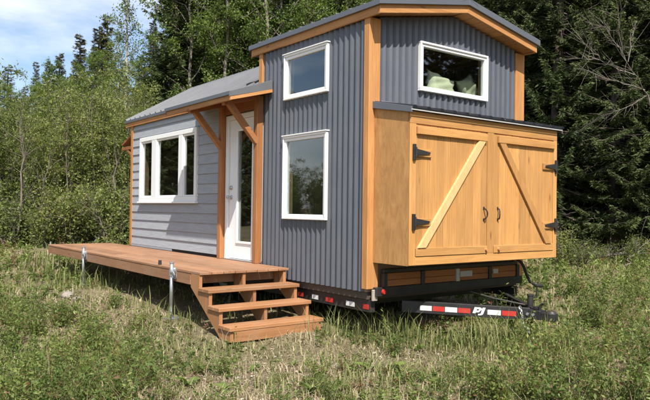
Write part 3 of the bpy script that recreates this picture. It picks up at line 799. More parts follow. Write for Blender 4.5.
def jack(y, x=-1.232):
    gzv = gz1(x, y)-H
    p = MB(); p.tube([(x, y, gzv+.004), (x, y, -.645)], .0215, 14); o = p.build('support_jack', M_GALV, deck, 0, True)
    b = MB(); b.box(x-.075, x+.075, y-.075, y+.075, gzv-.004, gzv+.010); b.build('foot_plate', M_GALV, o, .002)
    c = MB(); c.tube([(x, y, -.80), (x, y, -.72)], .030, 14); c.box(x+.018, DX0+.003, y-.06, y+.06, -.83, -.70)
    c.tube([(x, y, -.652), (x, y, -.635)], .027, 14); c.build('clamp', M_GALV, o)
    r = MB(); r.tube([(x-.012, y-.02, -.755), (x-.012, y-.10, -.755)], .020, 10)
    cc = Vector((x-.02, y-.085, -.775)); ring = [cc+Vector((0, .032*math.cos(t), .032*math.sin(t))) for t in np.linspace(0, 2*math.pi, 13)]
    r.tube(ring, .005, 5, False); r.tube([(x-.005, y-.085, -.735), (x-.005, y-.12, -.735)], .011, 8); r.build('pull_pin', M_GALV, o)
jack(2.03); jack(5.30)
jack(6.9, -1.10) if False else None
c = MB(); c.tube([(DX0+.03, 2.52, DZ+.002), (DX0+.03, 2.52, DZ+.055)], [.022, .020], 12); c.build('socket_cap', M_RUBBER, deck)
c = MB(); c.tube([(DX0+.03, DY1-.06, DZ), (DX0+.03, DY1-.06, DZ+.05)], .014, 8); c.build('eye_bolt', M_GALV, deck)
# ================================================================== THE STAIRS
stairs = empty('wooden_stairs', (-.63, 1.0, gz1(-.63, 1.0)), 'three tread open cedar stairs leading up to the deck end', 'stairs')
YT = [1.135, .90, .665]; ZT = [-.869, -1.034, -1.199]; TT = .04
GS = gz1(-.63, .7)-H-.012
poly = [(1.60, DZ-.031), (1.392, DZ-.031), (1.392, ZT[0]-TT), (YT[0]+.022, ZT[0]-TT), (YT[0]+.022, ZT[1]-TT), (YT[1]+.022, ZT[1]-TT), (YT[1]+.022, ZT[2]-TT),
        (YT[2]+.022, ZT[2]-TT), (YT[2]+.022, GS), (.90, GS), (1.60, -.885)]
for x0 in (DX0, -.655, -.104): MB().prism(poly, 0, x0, x0+.038).build('stringer', W_('stair', 2), stairs, .003)
for k, (y, z) in enumerate(zip(YT, ZT)):
    for a, b in ((0, .125), (.129, .254)):
        box('tread', W_('stair', 0), stairs, DX0-.018+(.03 if k == 0 else 0)*0, -.045, y+a, y+b, z-TT, z, .005)
box('riser', W_('stair', 0), stairs, DX0+.04, -.106, YT[2]+.004, YT[2]+.021, GS, ZT[2]-TT-.002, .003)

# ================================================================== THINGS IN THE LOFT WINDOW
def fabric(name, col):
    n = NT(name); f = n.noise(n.obj((1, 1, 1)), 9, 4); w = n.noise(n.obj((1, 1, 1)), 160, 2)
    n.principled(n.mix(f, tuple(x*.8 for x in col), col), .9, 0, n.bump(n.math('ADD', f, n.math('MULTIPLY', w, .3)), .35, .02), .1); return n.m
def pillow(loc, sx, sz, th, rot, mat, label):
    n = 14; vs = []; fs = []
    for side in (1, -1):
        b = len(vs)
        for i in range(n+1):
            for j in range(n+1):
                u, v = i/n*2-1, j/n*2-1
                e = (1-u**4)*(1-v**4)
                pin = 1-.10*(u*u*v*v); ww = .02*math.sin(5*u+3*v)*e
                cr_ = .012*math.sin(9*u*v+2*u)+.010*math.sin(13*v-6*u); vs.append((u*sx*(1-.16*(1-v*v)*u*u), side*(th*e**.75+(ww+cr_)*e**.5), v*sz*(1-.16*(1-u*u)*v*v)))
        for i in range(n):
            for j in range(n):
                a = b+i*(n+1)+j; q = (a, a+n+1, a+n+2, a+1); fs.append(q if side < 0 else q[::-1])
    me = bpy.data.meshes.new('pillow'); me.from_pydata(vs, [], fs)
    bm = bmesh.new(); bm.from_mesh(me); bmesh.ops.remove_doubles(bm, verts=bm.verts, dist=.0005); bmesh.ops.recalc_face_normals(bm, faces=bm.faces); bm.to_mesh(me); bm.free()
    me.polygons.foreach_set('use_smooth', [True]*len(me.polygons)); me.materials.append(mat)
    o = bpy.data.objects.new('pillow', me); COL.objects.link(o); o.location = (loc[0], loc[1], loc[2]+H); o.rotation_euler = rot
    tag(o, label, 'pillow')
M_SAGE = fabric('sage_cotton', (.72, .74, .54)); M_MOSS = fabric('grey_green_cotton', (.44, .48, .34)); M_LINEN = fabric('dark_bedding', (.10, .09, .085))
pillow((1.27, .20, 1.425), .25, .175, .085, (-.10, .16, .05), M_SAGE, 'plump sage green pillow lying against the loft window')
pillow((1.82, .24, 1.46), .17, .20, .07, (-.15, -.45, .12), M_MOSS, 'darker grey green pillow tilted in the corner of the loft window')
mt = MB(); mt.box(.2, 2.35, .16, 1.85, 1.101, 1.215); mo = mt.build('mattress', M_LINEN, None, .03); tag(mo, 'dark bed mattress on the loft floor inside the upper window', 'mattress')

# ================================================================== VEGETATION
def place(px, s):
    """ground point seen in the picture column px at depth s"""
    d = (px-325)/656.34
    x = CX+s*(FWD.x+RGT.x*d); y = CY+s*(FWD.y+RGT.y*d)
    return x, y
def norm(a): return a/np.maximum(np.linalg.norm(a, axis=-1, keepdims=True), 1e-9)
def leaves(pos, dirv, L_, W_2, rng, flat=0.):
    """diamond leaves: pos, direction, length, width -> verts (n*4), faces"""
    n = len(pos); dirv = norm(dirv)
    r = rng.normal(size=(n, 3)); r[:, 2] += flat
    s = norm(np.cross(dirv, r)); L_ = np.broadcast_to(L_, n)[:, None]; W_2 = np.broadcast_to(W_2, n)[:, None]
    nn = np.cross(s, dirv)
    v = np.empty((n, 4, 3)); v[:, 0] = pos; v[:, 1] = pos+dirv*L_*.48+s*W_2*.5+nn*L_*.05; v[:, 2] = pos+dirv*L_; v[:, 3] = pos+dirv*L_*.48-s*W_2*.5+nn*L_*.05
    return v.reshape(-1, 3), np.arange(n*4).reshape(-1, 4)
class NP:
    def __init__(s): s.v = []; s.f = []; s.t = []; s.n = 0
    def add(s, v, f, t=None):
        s.v.append(v); s.f.append(f+s.n); s.n += len(v); s.t.append(np.zeros(len(v)) if t is None else t)
    def mesh(s, name, mat, tint=True):
        me = mesh_np(name, np.concatenate(s.v), np.concatenate(s.f), np.concatenate(s.t) if tint else None); me.materials.append(mat); return me
def tube_np(pts, rad, n=6):
    pts = np.asarray(pts, float); k = len(pts); rad = np.broadcast_to(rad, k)
    d = np.gradient(pts, axis=0); d = norm(d); ref = np.array([.31, .77, .05])
    a = norm(np.cross(d, ref)); b = np.cross(d, a); t = np.linspace(0, 2*np.pi, n, endpoint=False)
    v = pts[:, None]+(a[:, None]*np.cos(t)[None, :, None]+b[:, None]*np.sin(t)[None, :, None])*rad[:, None, None]
    i = np.arange(k-1)[:, None]*n; j = np.arange(n)[None]; j2 = (j+1) % n
    f = np.stack([i+j, i+j2, i+n+j2, i+n+j], -1).reshape(-1, 4)
    return v.reshape(-1, 3), f

def spruce(seed, Ht, R, mat, start=.06, deadto=.25, level=.15, brush=1.0, dens=1.0, sparse=0.):
    rng = np.random.default_rng(seed); tr = NP(); cr = NP()
    zs = np.linspace(0, Ht, 10); wob = np.cumsum(rng.normal(size=(10, 2))*.02, 0)
    pts = np.column_stack([wob, zs]); r0 = .011*Ht+.02
    tr.add(*tube_np(pts, r0*(1-zs/Ht)**.85+.008, 8))
    ax = lambda z: np.array([np.interp(z, zs, wob[:, 0]), np.interp(z, zs, wob[:, 1]), z])
    # dead lower branches
    for z in np.arange(.25, deadto*Ht, .16):
        for _ in range(rng.integers(2, 4)):
            a = rng.uniform(0, 2*np.pi); Lb = R*rng.uniform(.35, .85)*(.5+.5*z/(deadto*Ht)); o = ax(z); d = np.array([np.cos(a), np.sin(a), 0])
            q = np.array([o+d*Lb*t+np.array([0, 0, -.25*Lb*t*t+.05*np.sin(7*t)*Lb]) for t in np.linspace(0, 1, 5)]); q[1:] += rng.normal(size=(4, 3))*.02
            tr.add(*tube_np(q, np.linspace(.014, .003, 5), 4))
            for t in (2, 3):
                for sg in (-1, 1):
                    e = q[t]+(np.array([-d[1], d[0], 0])*sg+d*.6)*Lb*.22+rng.normal(size=3)*.03; tr.add(*tube_np([q[t], e], [.006, .002], 3))
    P = []; D = []; LL = []; WW = []; T = []
    z = start*Ht
    while z < Ht*.995:
        fr = z/Ht; nbr = 6 if fr < .9 else 4
        base = R*((1-fr)**.82)*(1 if fr > .16 else .55+.45*fr/.16)
        for k in range(nbr):
            if rng.random() < sparse*(1-fr): continue
            a = rng.uniform(0, 2*np.pi); Lb = base*rng.uniform(.62, 1.18)+.10; zz = z+rng.uniform(-.07, .07); o = ax(zz)
            d = np.array([np.cos(a), np.sin(a), 0]); s = np.array([-d[1], d[0], 0])
            up = .55-1.25*(1-fr)*rng.uniform(.6, 1.2); 
            nt = max(4, int(Lb/.075*dens)); t = np.sort(rng.uniform(.12, 1, nt)); 
            pos = o+np.outer(t*Lb, d)+np.outer(Lb*(up*.45*t+.30*t*t-.06), [0, 0, 1])
            if Lb > .35:
                q = o+np.outer(np.linspace(0, 1, 4)*Lb, d)+np.outer(Lb*(up*.45*np.linspace(0, 1, 4)+.30*np.linspace(0, 1, 4)**2-.06*np.array([0, 1, 1, 1])), [0, 0, 1])
                tr.add(*tube_np(q, np.linspace(.012*Lb+.004, .002, 4), 3))
            for sg in (-1, 1, 0):
                m_ = nt if sg else nt//2
                idx = np.arange(nt) if sg else rng.choice(nt, m_, replace=False)
                l = (.07+.30*np.minimum(Lb, 1.4)*(1-t[idx])*rng.uniform(.5, 1.1, m_))*brush+.03
                dd = d*rng.uniform(.5, 1.0, (m_, 1))+s*sg*rng.uniform(.5, 1.1, (m_, 1))+np.array([0, 0, -.28])*rng.uniform(-.1, 1.6, (m_, 1))+rng.normal(size=(m_, 3))*.18
                for rep in range(3):
                    P.append(pos[idx]+rng.normal(size=(m_, 3))*.018); D.append(dd+rng.normal(size=(m_, 3))*.25); LL.append(l*rng.uniform(.7, 1.15, m_)); WW.append(rng.uniform(.014, .030, m_)*(1+.5*(l > .2)))
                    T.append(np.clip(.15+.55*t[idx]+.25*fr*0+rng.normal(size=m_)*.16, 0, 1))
        z += level*rng.uniform(.75, 1.2)*(1 if fr < .75 else .72)
    P, D, LL, WW, T = map(np.concatenate, (P, D, LL, WW, T))
    cr.add(*leaves(P, D, LL, WW, rng), np.repeat(T, 4))
    return tr.mesh('trunk', M_BARK, False), cr.mesh('crown', mat)

def broadleaf(seed, Ht, R, mat, bark, nl=9000, leaf=(.05, .085), trunk_r=.07, clear=.25, limbs=26, narrow=.75, rise=.8, clump=.22):
    rng = np.random.default_rng(seed); tr = NP(); cr = NP()
    zs = np.linspace(0, Ht*.97, 12); wob = np.cumsum(rng.normal(size=(12, 2))*.055, 0)
    pts = np.column_stack([wob, zs]); tr.add(*tube_np(pts, trunk_r*(1-zs/Ht)**.8+.006, 8))
    ax = lambda z: np.array([np.interp(z, zs, wob[:, 0]), np.interp(z, zs, wob[:, 1]), z])
    nodes = []; wts = []
    for k in range(limbs):
        fr = clear+(1-clear)*(k+rng.random())/limbs; z = fr*Ht*.96; a = k*2.4+rng.normal()*.5; rel = (fr-clear)/(1-clear)
        Lb = R*(.45+.75*np.sin(np.pi*min(1, rel*.85+.12)))*rng.uniform(.6, 1.15); d = np.array([np.cos(a), np.sin(a), rise*rng.uniform(.6, 1.3)]); d[:2] *= narrow
        o = ax(z); ts = np.linspace(0, 1, 6); q = o+np.outer(ts*Lb, d)+np.outer(ts**2*Lb*-.12, [0, 0, 1]); q[1:] += np.cumsum(rng.normal(size=(5, 3))*.035*Lb, 0)
        tr.add(*tube_np(q, np.linspace(trunk_r*.38*(1-rel*.6), .004, 6), 5))
        for j in range(2, 6):
            for _ in range(3):
                e = q[j]+(norm(rng.normal(size=3))*np.array([1, 1, .8])+np.array([0, 0, .25]))*Lb*rng.uniform(.16, .40)
                mid = (q[j]+e)/2+rng.normal(size=3)*.03; tr.add(*tube_np([q[j], mid, e], [.009, .006, .002], 3))
                nodes += [mid, e, (mid+e)/2]; wts += [.7, 1.3, 1]
        nodes.append(q[-1]); wts.append(1.2)
    nodes = np.array(nodes); wts = np.array(wts)*rng.uniform(.25, 1.6, len(nodes)); wts /= wts.sum()
    i = rng.choice(len(nodes), nl, p=wts); pos = nodes[i]+norm(rng.normal(size=(nl, 3)))*(rng.random((nl, 1))**.6)*clump*np.array([1, 1, .85])
    ct = rng.uniform(0, 1, len(nodes))
    dv = rng.normal(size=(nl, 3))+np.array([0, 0, -.35]); Ls = rng.uniform(*leaf, nl)
    T = np.clip(.5*ct[i]+rng.uniform(0, .6, nl), 0, 1)
    cr.add(*leaves(pos, dv, Ls, Ls*rng.uniform(.6, .85, nl), rng, .6), np.repeat(T, 4))
    return tr.mesh('trunk', bark, False), cr.mesh('crown', mat)

def bush(seed, Ht, R, mat, bark, stems=11, nl=5200, leaf=(.045, .09), wid=.42, low=.15, fine=1.0, spread=.075):
    rng = np.random.default_rng(seed); tr = NP(); cr = NP(); nodes = []
    for k in range(stems):
        a = rng.uniform(0, 2*np.pi); lean = R*rng.uniform(.15, 1.0); hh = Ht*rng.uniform(.6, 1.05); o = rng.normal(size=3)*np.array([.12, .12, 0])*min(1, Ht/1.5)
        ts = np.linspace(0, 1, 7); d = np.array([np.cos(a), np.sin(a), 0])
        q = o+np.outer(ts**1.35*lean, d)+np.outer(ts*hh, [0, 0, 1]); q[1:] += np.cumsum(rng.normal(size=(6, 3))*.035*min(1, Ht/2), 0)
        tr.add(*tube_np(q, np.linspace(.022+.006*Ht/3, .004, 7)*fine, 5))
        for j in range(1, 7):
            if ts[j] < low: continue
            for _ in range(4):
                dd = norm(rng.normal(size=3)*np.array([1, 1, .6])+np.array([0, 0, .55])); Lt = rng.uniform(.25, .75)*(.35+.12*Ht if Ht > .9 else .30*Ht+.04)
                e = q[j]+dd*Lt; mid = q[j]+dd*Lt*.5+rng.normal(size=3)*.03
                tr.add(*tube_np([q[j], mid, e], np.array([.007, .005, .0015])*fine, 3)); 
                for u in (.35, .55, .75, .95, 1.05): nodes.append((q[j]+(e-q[j])*u, dd))
    N = len(nodes); pos = np.array([n[0] for n in nodes]); dr = np.array([n[1] for n in nodes]); w = rng.uniform(.2, 1.5, N); w /= w.sum()
    i = rng.choice(N, nl, p=w); p = pos[i]+rng.normal(size=(nl, 3))*spread; dv = dr[i]*.7+rng.normal(size=(nl, 3))*.75; Ls = rng.uniform(*leaf, nl)
    ct = rng.uniform(0, 1, N); T = np.clip(.45*ct[i]+rng.uniform(0, .6, nl), 0, 1)
    cr.add(*leaves(p, dv, Ls, Ls*wid*rng.uniform(.8, 1.2, nl), rng, .5), np.repeat(T, 4))
    return tr.mesh('stems', bark, False), cr.mesh('foliage', mat)

def put(name, meshes, x, y, sc, rz, label, cat, group, sz=None, sink=.05, part=('trunk', 'crown'), tilt=0):
    e = empty(name, (x, y, gz1(x, y)-sink), label, cat, group, rz); e.scale = (sc, sc, sz or sc); e.rotation_euler = (tilt, 0, rz)
    for nm, me in zip(part, meshes):
        o = bpy.data.objects.new(nm, me); COL.objects.link(o); o.parent = e
    return e
rng = random.Random(77)
# --- kinds
SP = [spruce(11, 12, 1.55, M_SPRUCE, .05, .2), spruce(12, 12, 1.35, M_SPRUCE, .06, .2), spruce(13, 12, 1.75, M_SPRUCE, .05, .18)]
SPD = [spruce(21, 13, 2.1, M_DARKSPRUCE, .10, .30, .16, 0.62, 1.7, .15), spruce(22, 13, 1.9, M_DARKSPRUCE, .14, .34, .16, 0.62, 1.7, .2), spruce(23, 13, 2.3, M_DARKSPRUCE, .05, .25, .16, 0.62, 1.7, .1)]
SPC = [spruce(31, 11, .85, M_CONE, .08, .2, .13, .9), spruce(32, 11, .75, M_CONE, .08, .2, .13, .9), spruce(33, 11, .95, M_CONE, .08, .2, .19, 1.0, .8, .2)]
ASP = [broadleaf(41, 12, 1.9, M_ASPEN, M_GREYBARK, 20000, limbs=32), broadleaf(42, 12, 1.6, M_ASPEN, M_GREYBARK, 18000, clear=.2, limbs=32), broadleaf(43, 12, 1.15, M_ASPEN, M_BIRCH, 5200, limbs=30, clear=.3, narrow=.6)]
WIL = [bush(51, 4.2, 1.5, M_WILLOW, M_TWIG, 11, 11000, (.05, .10), .48), bush(52, 4.6, 1.3, M_WILLOW, M_TWIG, 13, 12000, (.045, .085), .5), bush(53, 3.4, 1.5, M_ASPEN, M_TWIG, 10, 9000, (.07, .125), .68), bush(54, 4.8, 1.1, M_WILLOW, M_TWIG, 12, 8000, (.07, .12), .36)]
LOW = [bush(61, 1.3, .7, M_WILLOW, M_TWIG, 9, 2200, (.05, .085), .6, .05), bush(62, 1.0, .8, M_WILLOW, M_TWIG, 9, 2000, (.04, .08), .45, .05)]

# --- slim cone-laden spruces against the sky on the left: (column, top row, depth)
def top_scale(top, s, x, y, href):   # height needed to reach picture row `top`
    hor = 209+(0)*s; return ((209-top)/656.34*s+H-gz1(x, y))/href
LBL_SKY = 'slim cone-laden dark spruce spire standing behind the willow thicket against the sky'
for px, top, s in ((-8, 70, 33), (12, 88, 41), (36, 86, 43), (50, 80, 42), (64, 84, 44), (76, 78, 41), (88, 74, 43), (98, 70, 41), (112, 76, 43), (126, 72, 42), (145, 68, 43), (158, 74, 41), (-20, 84, 43), (4, 66, 34), (30, 56, 36), (43, 64, 38), (57, 44, 34), (81, 36, 33), (92, 29, 32), (105, 18, 30), (151, 21, 28), (20, 84, 40), (70, 72, 39), (118, 62, 36), (138, 58, 35), (-30, 60, 34), (-55, 50, 33), (-85, 58, 36)):
    x, y = place(px+rng.uniform(-4, 4), s); k = rng.randrange(3); top += rng.uniform(-3, 12); sc = top_scale(top, s, x, y, 11)
    put('spruce_tree', SPC[k], x, y, sc*rng.uniform(1.0, 1.7), rng.uniform(0, 6.3), LBL_SKY, 'spruce tree', 'spruce spires behind the willow thicket', sz=sc)
# --- tall thin aspen rising out of the thicket
x, y = place(127, 22); put('aspen_tree', ASP[2], x, y, .85, 1.2, 'tall thin sparse aspen rising above the willow thicket into the blue sky', 'aspen tree', None, sz=.86)
x, y = place(112, 24); put('aspen_tree', ASP[2], x, y, .6, 3.0, 'short sparse aspen sapling among the spruce spires behind the thicket', 'aspen tree', None, sz=.62)
for px, top, s, k in ((8, 92, 29, 0), (34, 84, 28, 1), (50, 72, 30, 0), (66, 78, 28, 1), (84, 62, 29, 0), (98, 52, 28, 1), (112, 66, 27, 0), (140, 60, 26, 1), (156, 66, 25, 0), (-16, 88, 28, 1), (-40, 80, 27, 0)):
    x, y = place(px, s); sc = top_scale(top, s, x, y, 12)
    put('aspen_tree', ASP[k], x, y, sc*rng.uniform(.95, 1.2), rng.uniform(0, 6.3), 'young leafy aspen growing among the spruce spires behind the thicket', 'aspen tree', 'young aspens among the spires', sz=sc)
# --- wall of mixed trees behind the lower roof and the loft
for px, s, sc in ((174, 20.5, .95), (248, 20.5, 1.0), (335, 20.8, 1.0), (376, 20, 1.0), (178, 25, 1.05), (200, 23, 1.1), (222, 26, 1.2), (246, 23, 1.1), (268, 26, 1.15), (292, 24, 1.1), (316, 27, 1.2), (340, 24, 1.1), (365, 27, 1.2), (392, 25, 1.1), (420, 27, 1.2), (212, 31, 1.3), (255, 32, 1.3), (300, 33, 1.3), (350, 33, 1.3)):
    x, y = place(px, s); put('spruce_tree', SP[rng.randrange(3)], x, y, sc, rng.uniform(0, 6.3), 'broad green spruce in the tree wall behind the house roofs', 'spruce tree', 'broad spruces behind the house roofs')
for px, s, sc, k in ((194, 20.2, .95, 0), (226, 19.4, .95, 1), (266, 19.6, 1.0, 0), (305, 20.4, 1.0, 1), (352, 20.0, 1.0, 0), (212, 22.5, 1.0, 1), (285, 20, .95, 0)):
    x, y = place(px, s); put('aspen_tree', ASP[k], x, y, sc, rng.uniform(0, 6.3), 'full leafy aspen in front of the spruces behind the house roofs', 'aspen tree', 'leafy aspens behind the house roofs')
# --- dark spruce wood on the right
for px, s, sc in ((470, 18, .95), (500, 16.5, 1.0), (530, 18.5, 1.05), (556, 15.5, 1.0), (584, 17.5, 1.0), (612, 15.5, 1.0), (640, 17.5, 1.05), (668, 15, 1.0), (700, 17, 1.0), (735, 15.5, 1.0), (775, 17, 1.0), (820, 16, 1.0)):
    x, y = place(px, s); put('spruce_tree', SPD[rng.randrange(3)], x, y, sc, rng.uniform(0, 6.3), 'big shaggy dark spruce at the edge of the wood beyond the storage box', 'spruce tree', 'dark spruces at the edge of the wood')
for row, (s0, step) in enumerate(((21, 26), (25, 24), (30, 24))):
    px = 455+row*9
    while px < 800:
        s = s0+rng.uniform(-1.2, 1.2); x, y = place(px+rng.uniform(-6, 6), s)
        put('spruce_tree', SPD[rng.randrange(3)], x, y, rng.uniform(.95, 1.25)*(1+.08*row), rng.uniform(0, 6.3), 'dark spruce deep inside the wood beyond the storage box', 'spruce tree', 'dark spruces deep inside the wood'); px += step
# --- willow thicket on the left
for px, s, k, sc in [(p+rng.uniform(-6, 6), rng.uniform(17.0, 19.0), rng.randrange(4), rng.uniform(.7, .95)) for p in range(-60, 180, 17)]:
    x, y = place(px, s); put('willow_shrub', WIL[k], x, y, sc, rng.uniform(0, 6.3), 'tall many-stemmed willow shrub in the front row of the thicket behind the deck', 'willow shrub', 'front row willows behind the deck', part=('stems', 'foliage'))
for px, s, k, sc in [(p+rng.uniform(-6, 6), rng.uniform(20.5, 24), rng.randrange(4), rng.uniform(.85, 1.1)*(.8+.3*max(0, p)/190)) for p in range(-70, 190, 15)]:
    x, y = place(px, s); put('willow_shrub', WIL[k], x, y, sc, rng.uniform(0, 6.3), 'taller willow shrub further back in the thicket below the spruce spires', 'willow shrub', 'back row willows below the spires', part=('stems', 'foliage'))
for px, s, k, sc in [(p+rng.uniform(-6, 6), rng.uniform(26, 29), rng.randrange(4), rng.uniform(1.05, 1.25)*(.85+.3*max(0, p)/190)) for p in range(-70, 200, 22)]:
    x, y = place(px, s); put('willow_shrub', WIL[k], x, y, sc, rng.uniform(0, 6.3), 'tall willow shrub at the very back of the thicket beneath the spruces', 'willow shrub', 'rearmost willows', part=('stems', 'foliage'))
# pale bare trunks standing at the thicket edge
def sapling(seed, Ht):
    r = np.random.default_rng(seed); tr = NP(); zs = np.linspace(0, Ht, 9); q = np.column_stack([np.cumsum(r.normal(size=9)*.06), np.cumsum(r.normal(size=9)*.06), zs]); tr.add(*tube_np(q, np.linspace(.034, .008, 9), 6))
    for j in range(3, 9):
        for _ in range(3):
            e = q[j]+norm(r.normal(size=3)*.6+np.array([0, 0, 1.1]))*r.uniform(.3, .7); tr.add(*tube_np([q[j], (q[j]+e)/2+r.normal(size=3)*.03, e], [.008, .005, .002], 4))
    return tr.mesh('trunk', M_TWIG, False)
for i, (px, s, Ht, tl) in enumerate(((14, 16.2, 2.6, .10), (25, 16.0, 3.0, -.06), (40, 16.8, 2.2, .04), (100, 16.6, 2.4, -.1))):
    x, y = place(px, s); e = empty('bare_sapling', (x, y, gz1(x, y)-.05), 'pale bare-stemmed birch sapling at the front edge of the willow thicket', 'sapling', 'pale saplings at the thicket edge'); e.rotation_euler = (tl, tl*.6, i)
    o = bpy.data.objects.new('trunk', sapling(500+i, Ht)); COL.objects.link(o); o.parent = e
# --- low green shrubs under the spruces on the right and along the thicket foot
for px, s, k, sc in ((568, 13.4, 0, .55), (583, 13.0, 1, .5), (603, 13.6, 1, .4), (640, 13.0, 0, .45), (655, 13.6, 1, .5), (690, 13, 0, .6)):
    x, y = place(px, s); put('low_shrub', LOW[k], x, y, sc, rng.uniform(0, 6.3), 'low leafy shrub at the shaded foot of the dark spruces', 'shrub', 'low shrubs at the foot of the spruces', part=('stems', 'foliage'))
for px, s, k, sc in [(p+rng.uniform(-5, 5), rng.uniform(15.6, 16.8), rng.randrange(2), rng.uniform(.7, 1.15)) for p in range(-40, 150, 14)]:
    x, y = place(px, s); put('low_shrub', LOW[k], x, y, sc, rng.uniform(0, 6.3), 'low leafy shrub along the foot of the willow thicket', 'shrub', 'low shrubs at the foot of the thicket', part=('stems', 'foliage'))
# --- trees outside the frame that the window panes mirror
def mirror_pt(mx, my, slope, d): q = math.hypot(1, slope); return mx-d/q, my+slope*d/q
for sl, d, sc in ((1.72, 36, .8), (1.85, 34, .9), (1.98, 37, 1.0), (2.12, 34, 1.0), (2.28, 36, 1.1), (2.45, 34, 1.0), (2.65, 36, 1.1), (2.9, 34, 1.1), (1.9, 41, 1.0), (2.2, 41, 1.1), (2.55, 41, 1.1), (1.65, 40, .6), (3.2, 36, 1.0)):
    x, y = mirror_pt(-CX, CY, sl, d)
    put('spruce_tree', SP[rng.randrange(3)], x, y, sc, rng.uniform(0, 6.3), 'green spruce across the clearing facing the long wall of the house', 'spruce tree', 'spruces across the clearing')
for sl in (.8, .9, 1.0, 1.1, 1.15, 1.2, 1.25, 1.3, 1.35, 1.4, 1.45, 1.5, 1.55, 1.6, 1.66, 1.18, 1.28, 1.38, 1.48, 1.58):
    x, y = mirror_pt(-CX, CY, sl+rng.uniform(-.03, .03), 37+rng.uniform(-2, 2))
    put('willow_shrub', WIL[rng.randrange(4)], x, y, rng.uniform(.65, .8), rng.uniform(0, 6.3), 'willow shrub across the clearing facing the long wall of the house', 'willow shrub', 'willows across the clearing', part=('stems', 'foliage'))
for row, (d, n) in enumerate(((26, 10), (30, 10), (34, 9))):
    for k in range(n):
        a = -.36-.085*k-.04*row      # bearing below the x axis as mirrored in the front window
        x, y = CX+d*math.cos(a-.1), -CY+d*math.sin(a-.1)
        put('spruce_tree', SPD[rng.randrange(3)], x, y, rng.uniform(.9, 1.1), rng.uniform(0, 6.3), 'dark spruce beyond the tongue facing the storage box end', 'spruce tree', 'spruces facing the storage box end')

# --- bare dead limbs and logs on the right
x, y = place(668, 11.5)
Rv = np.array(RGT); Uv = -np.array(DWN)
def pt3(px, py, s): 
    q = np.array([CX, CY, H])+s*(np.array(FWD)+Rv*(px-325)/656.34-Uv*(py-200)/656.34); return q
# dead leaning tree: trunk from the ground to the right, branches reaching left
p0 = np.array([*place(690, 12.6), 0]); p0[2] = gz1(p0[0], p0[1])-.05
tgt = pt3(600, 20, 12.4)
def dead_tree():
    r = np.random.default_rng(8); tr = NP(); a = p0-p0; k = pt3(648, 95, 12.5)-p0; q = np.array([a, k*.35+[.05, 0, .1], k*.7+[.02, .03, .15], k]); tr.add(*tube_np(q, [.04, .033, .026, .016], 7))
    ends = [((648, 95), (622, 55)), ((622, 55), (604, 22)), ((635, 75), (600, 60)), ((600, 60), (582, 40)), ((645, 90), (610, 80)), ((610, 80), (585, 70)), ((622, 55), (618, 15)), ((610, 30), (592, 25)), ((648, 95), (620, 110)), ((620, 110), (598, 118)), ((600, 60), (578, 58)), ((628, 62), (634, 30))]
    for (u, v) in ends:
        A = pt3(*u, 12.5+r.normal()*.02)-p0; B = pt3(*v, 12.5+r.normal()*.35)-p0; ts = np.linspace(0, 1, 6)[:, None]
        q = A+(B-A)*ts; q[1:-1] += r.normal(size=(4, 3))*.018; tr.add(*tube_np(q, np.linspace(.010, .004, 6), 5))
        for j in range(1, 6):
            for _ in range(3):
                e = q[j]+norm((B-A)/np.linalg.norm(B-A)+r.normal(size=3)*.5)*r.uniform(.15, .6); tr.add(*tube_np([q[j], (q[j]+e)/2+r.normal(size=3)*.015, e], [.004, .003, .0015], 3))
    e = empty('dead_tree', tuple(p0), 'leaning dead tree with bare grey branches in front of the dark spruces', 'dead tree'); o = bpy.data.objects.new('branches', tr.mesh('branches', M_DEAD, False)); COL.objects.link(o); o.parent = e
dead_tree()
def log(p, q, r0, label, seed, stubs=6, name='fallen_branch', cat='branch'):
    r = np.random.default_rng(seed); tr = NP(); A = np.array(p); B = np.array(q); ts = np.linspace(0, 1, 8)[:, None]; c = A+(B-A)*ts; c[1:-1] += r.normal(size=(6, 3))*.04
    tr.add(*tube_np(c-A, np.linspace(r0, r0*.45, 8), 7))
    for _ in range(stubs):
        j = r.integers(1, 8); e = c[j]-A+norm(r.normal(size=3)*.6+np.array([0, 0, .5])+(B-A)/np.linalg.norm(B-A))*r.uniform(.2, .6); m2 = (c[j]-A+e)/2+r.normal(size=3)*.03
        tr.add(*tube_np([c[j]-A, m2, e], [r0*.4, r0*.28, .004], 5))
    e = empty(name, tuple(A), label, cat); o = bpy.data.objects.new('wood', tr.mesh('wood', M_DEAD, False)); COL.objects.link(o); o.parent = e
def gp(px, s, dz=0): x, y = place(px, s); return (x, y, gz1(x, y)+dz)
log(gp(598, 14.2, .05), gp(668, 12.9, .36), .035, 'long grey fallen branch propped in the weeds before the dark spruces', 1)
log(gp(585, 14.6, .06), gp(640, 14.9, .15), .07, 'thick weathered log lying flat at the foot of the dark spruces', 2, 3, 'fallen_log', 'log')
log(gp(622, 12.6, .05), gp(640, 13.0, .45), .014, 'thin broken branch poking up from the weeds beside the fallen log', 3, 8)
log(gp(75, 15.8, .05), gp(58, 15.4, .75), .02, 'thin pale dead stick leaning over the far deck corner', 4, 5)
log(gp(90, 15.6, .05), gp(116, 15.9, .55), .025, 'grey dead branch lying at the foot of the willow thicket', 5, 7)

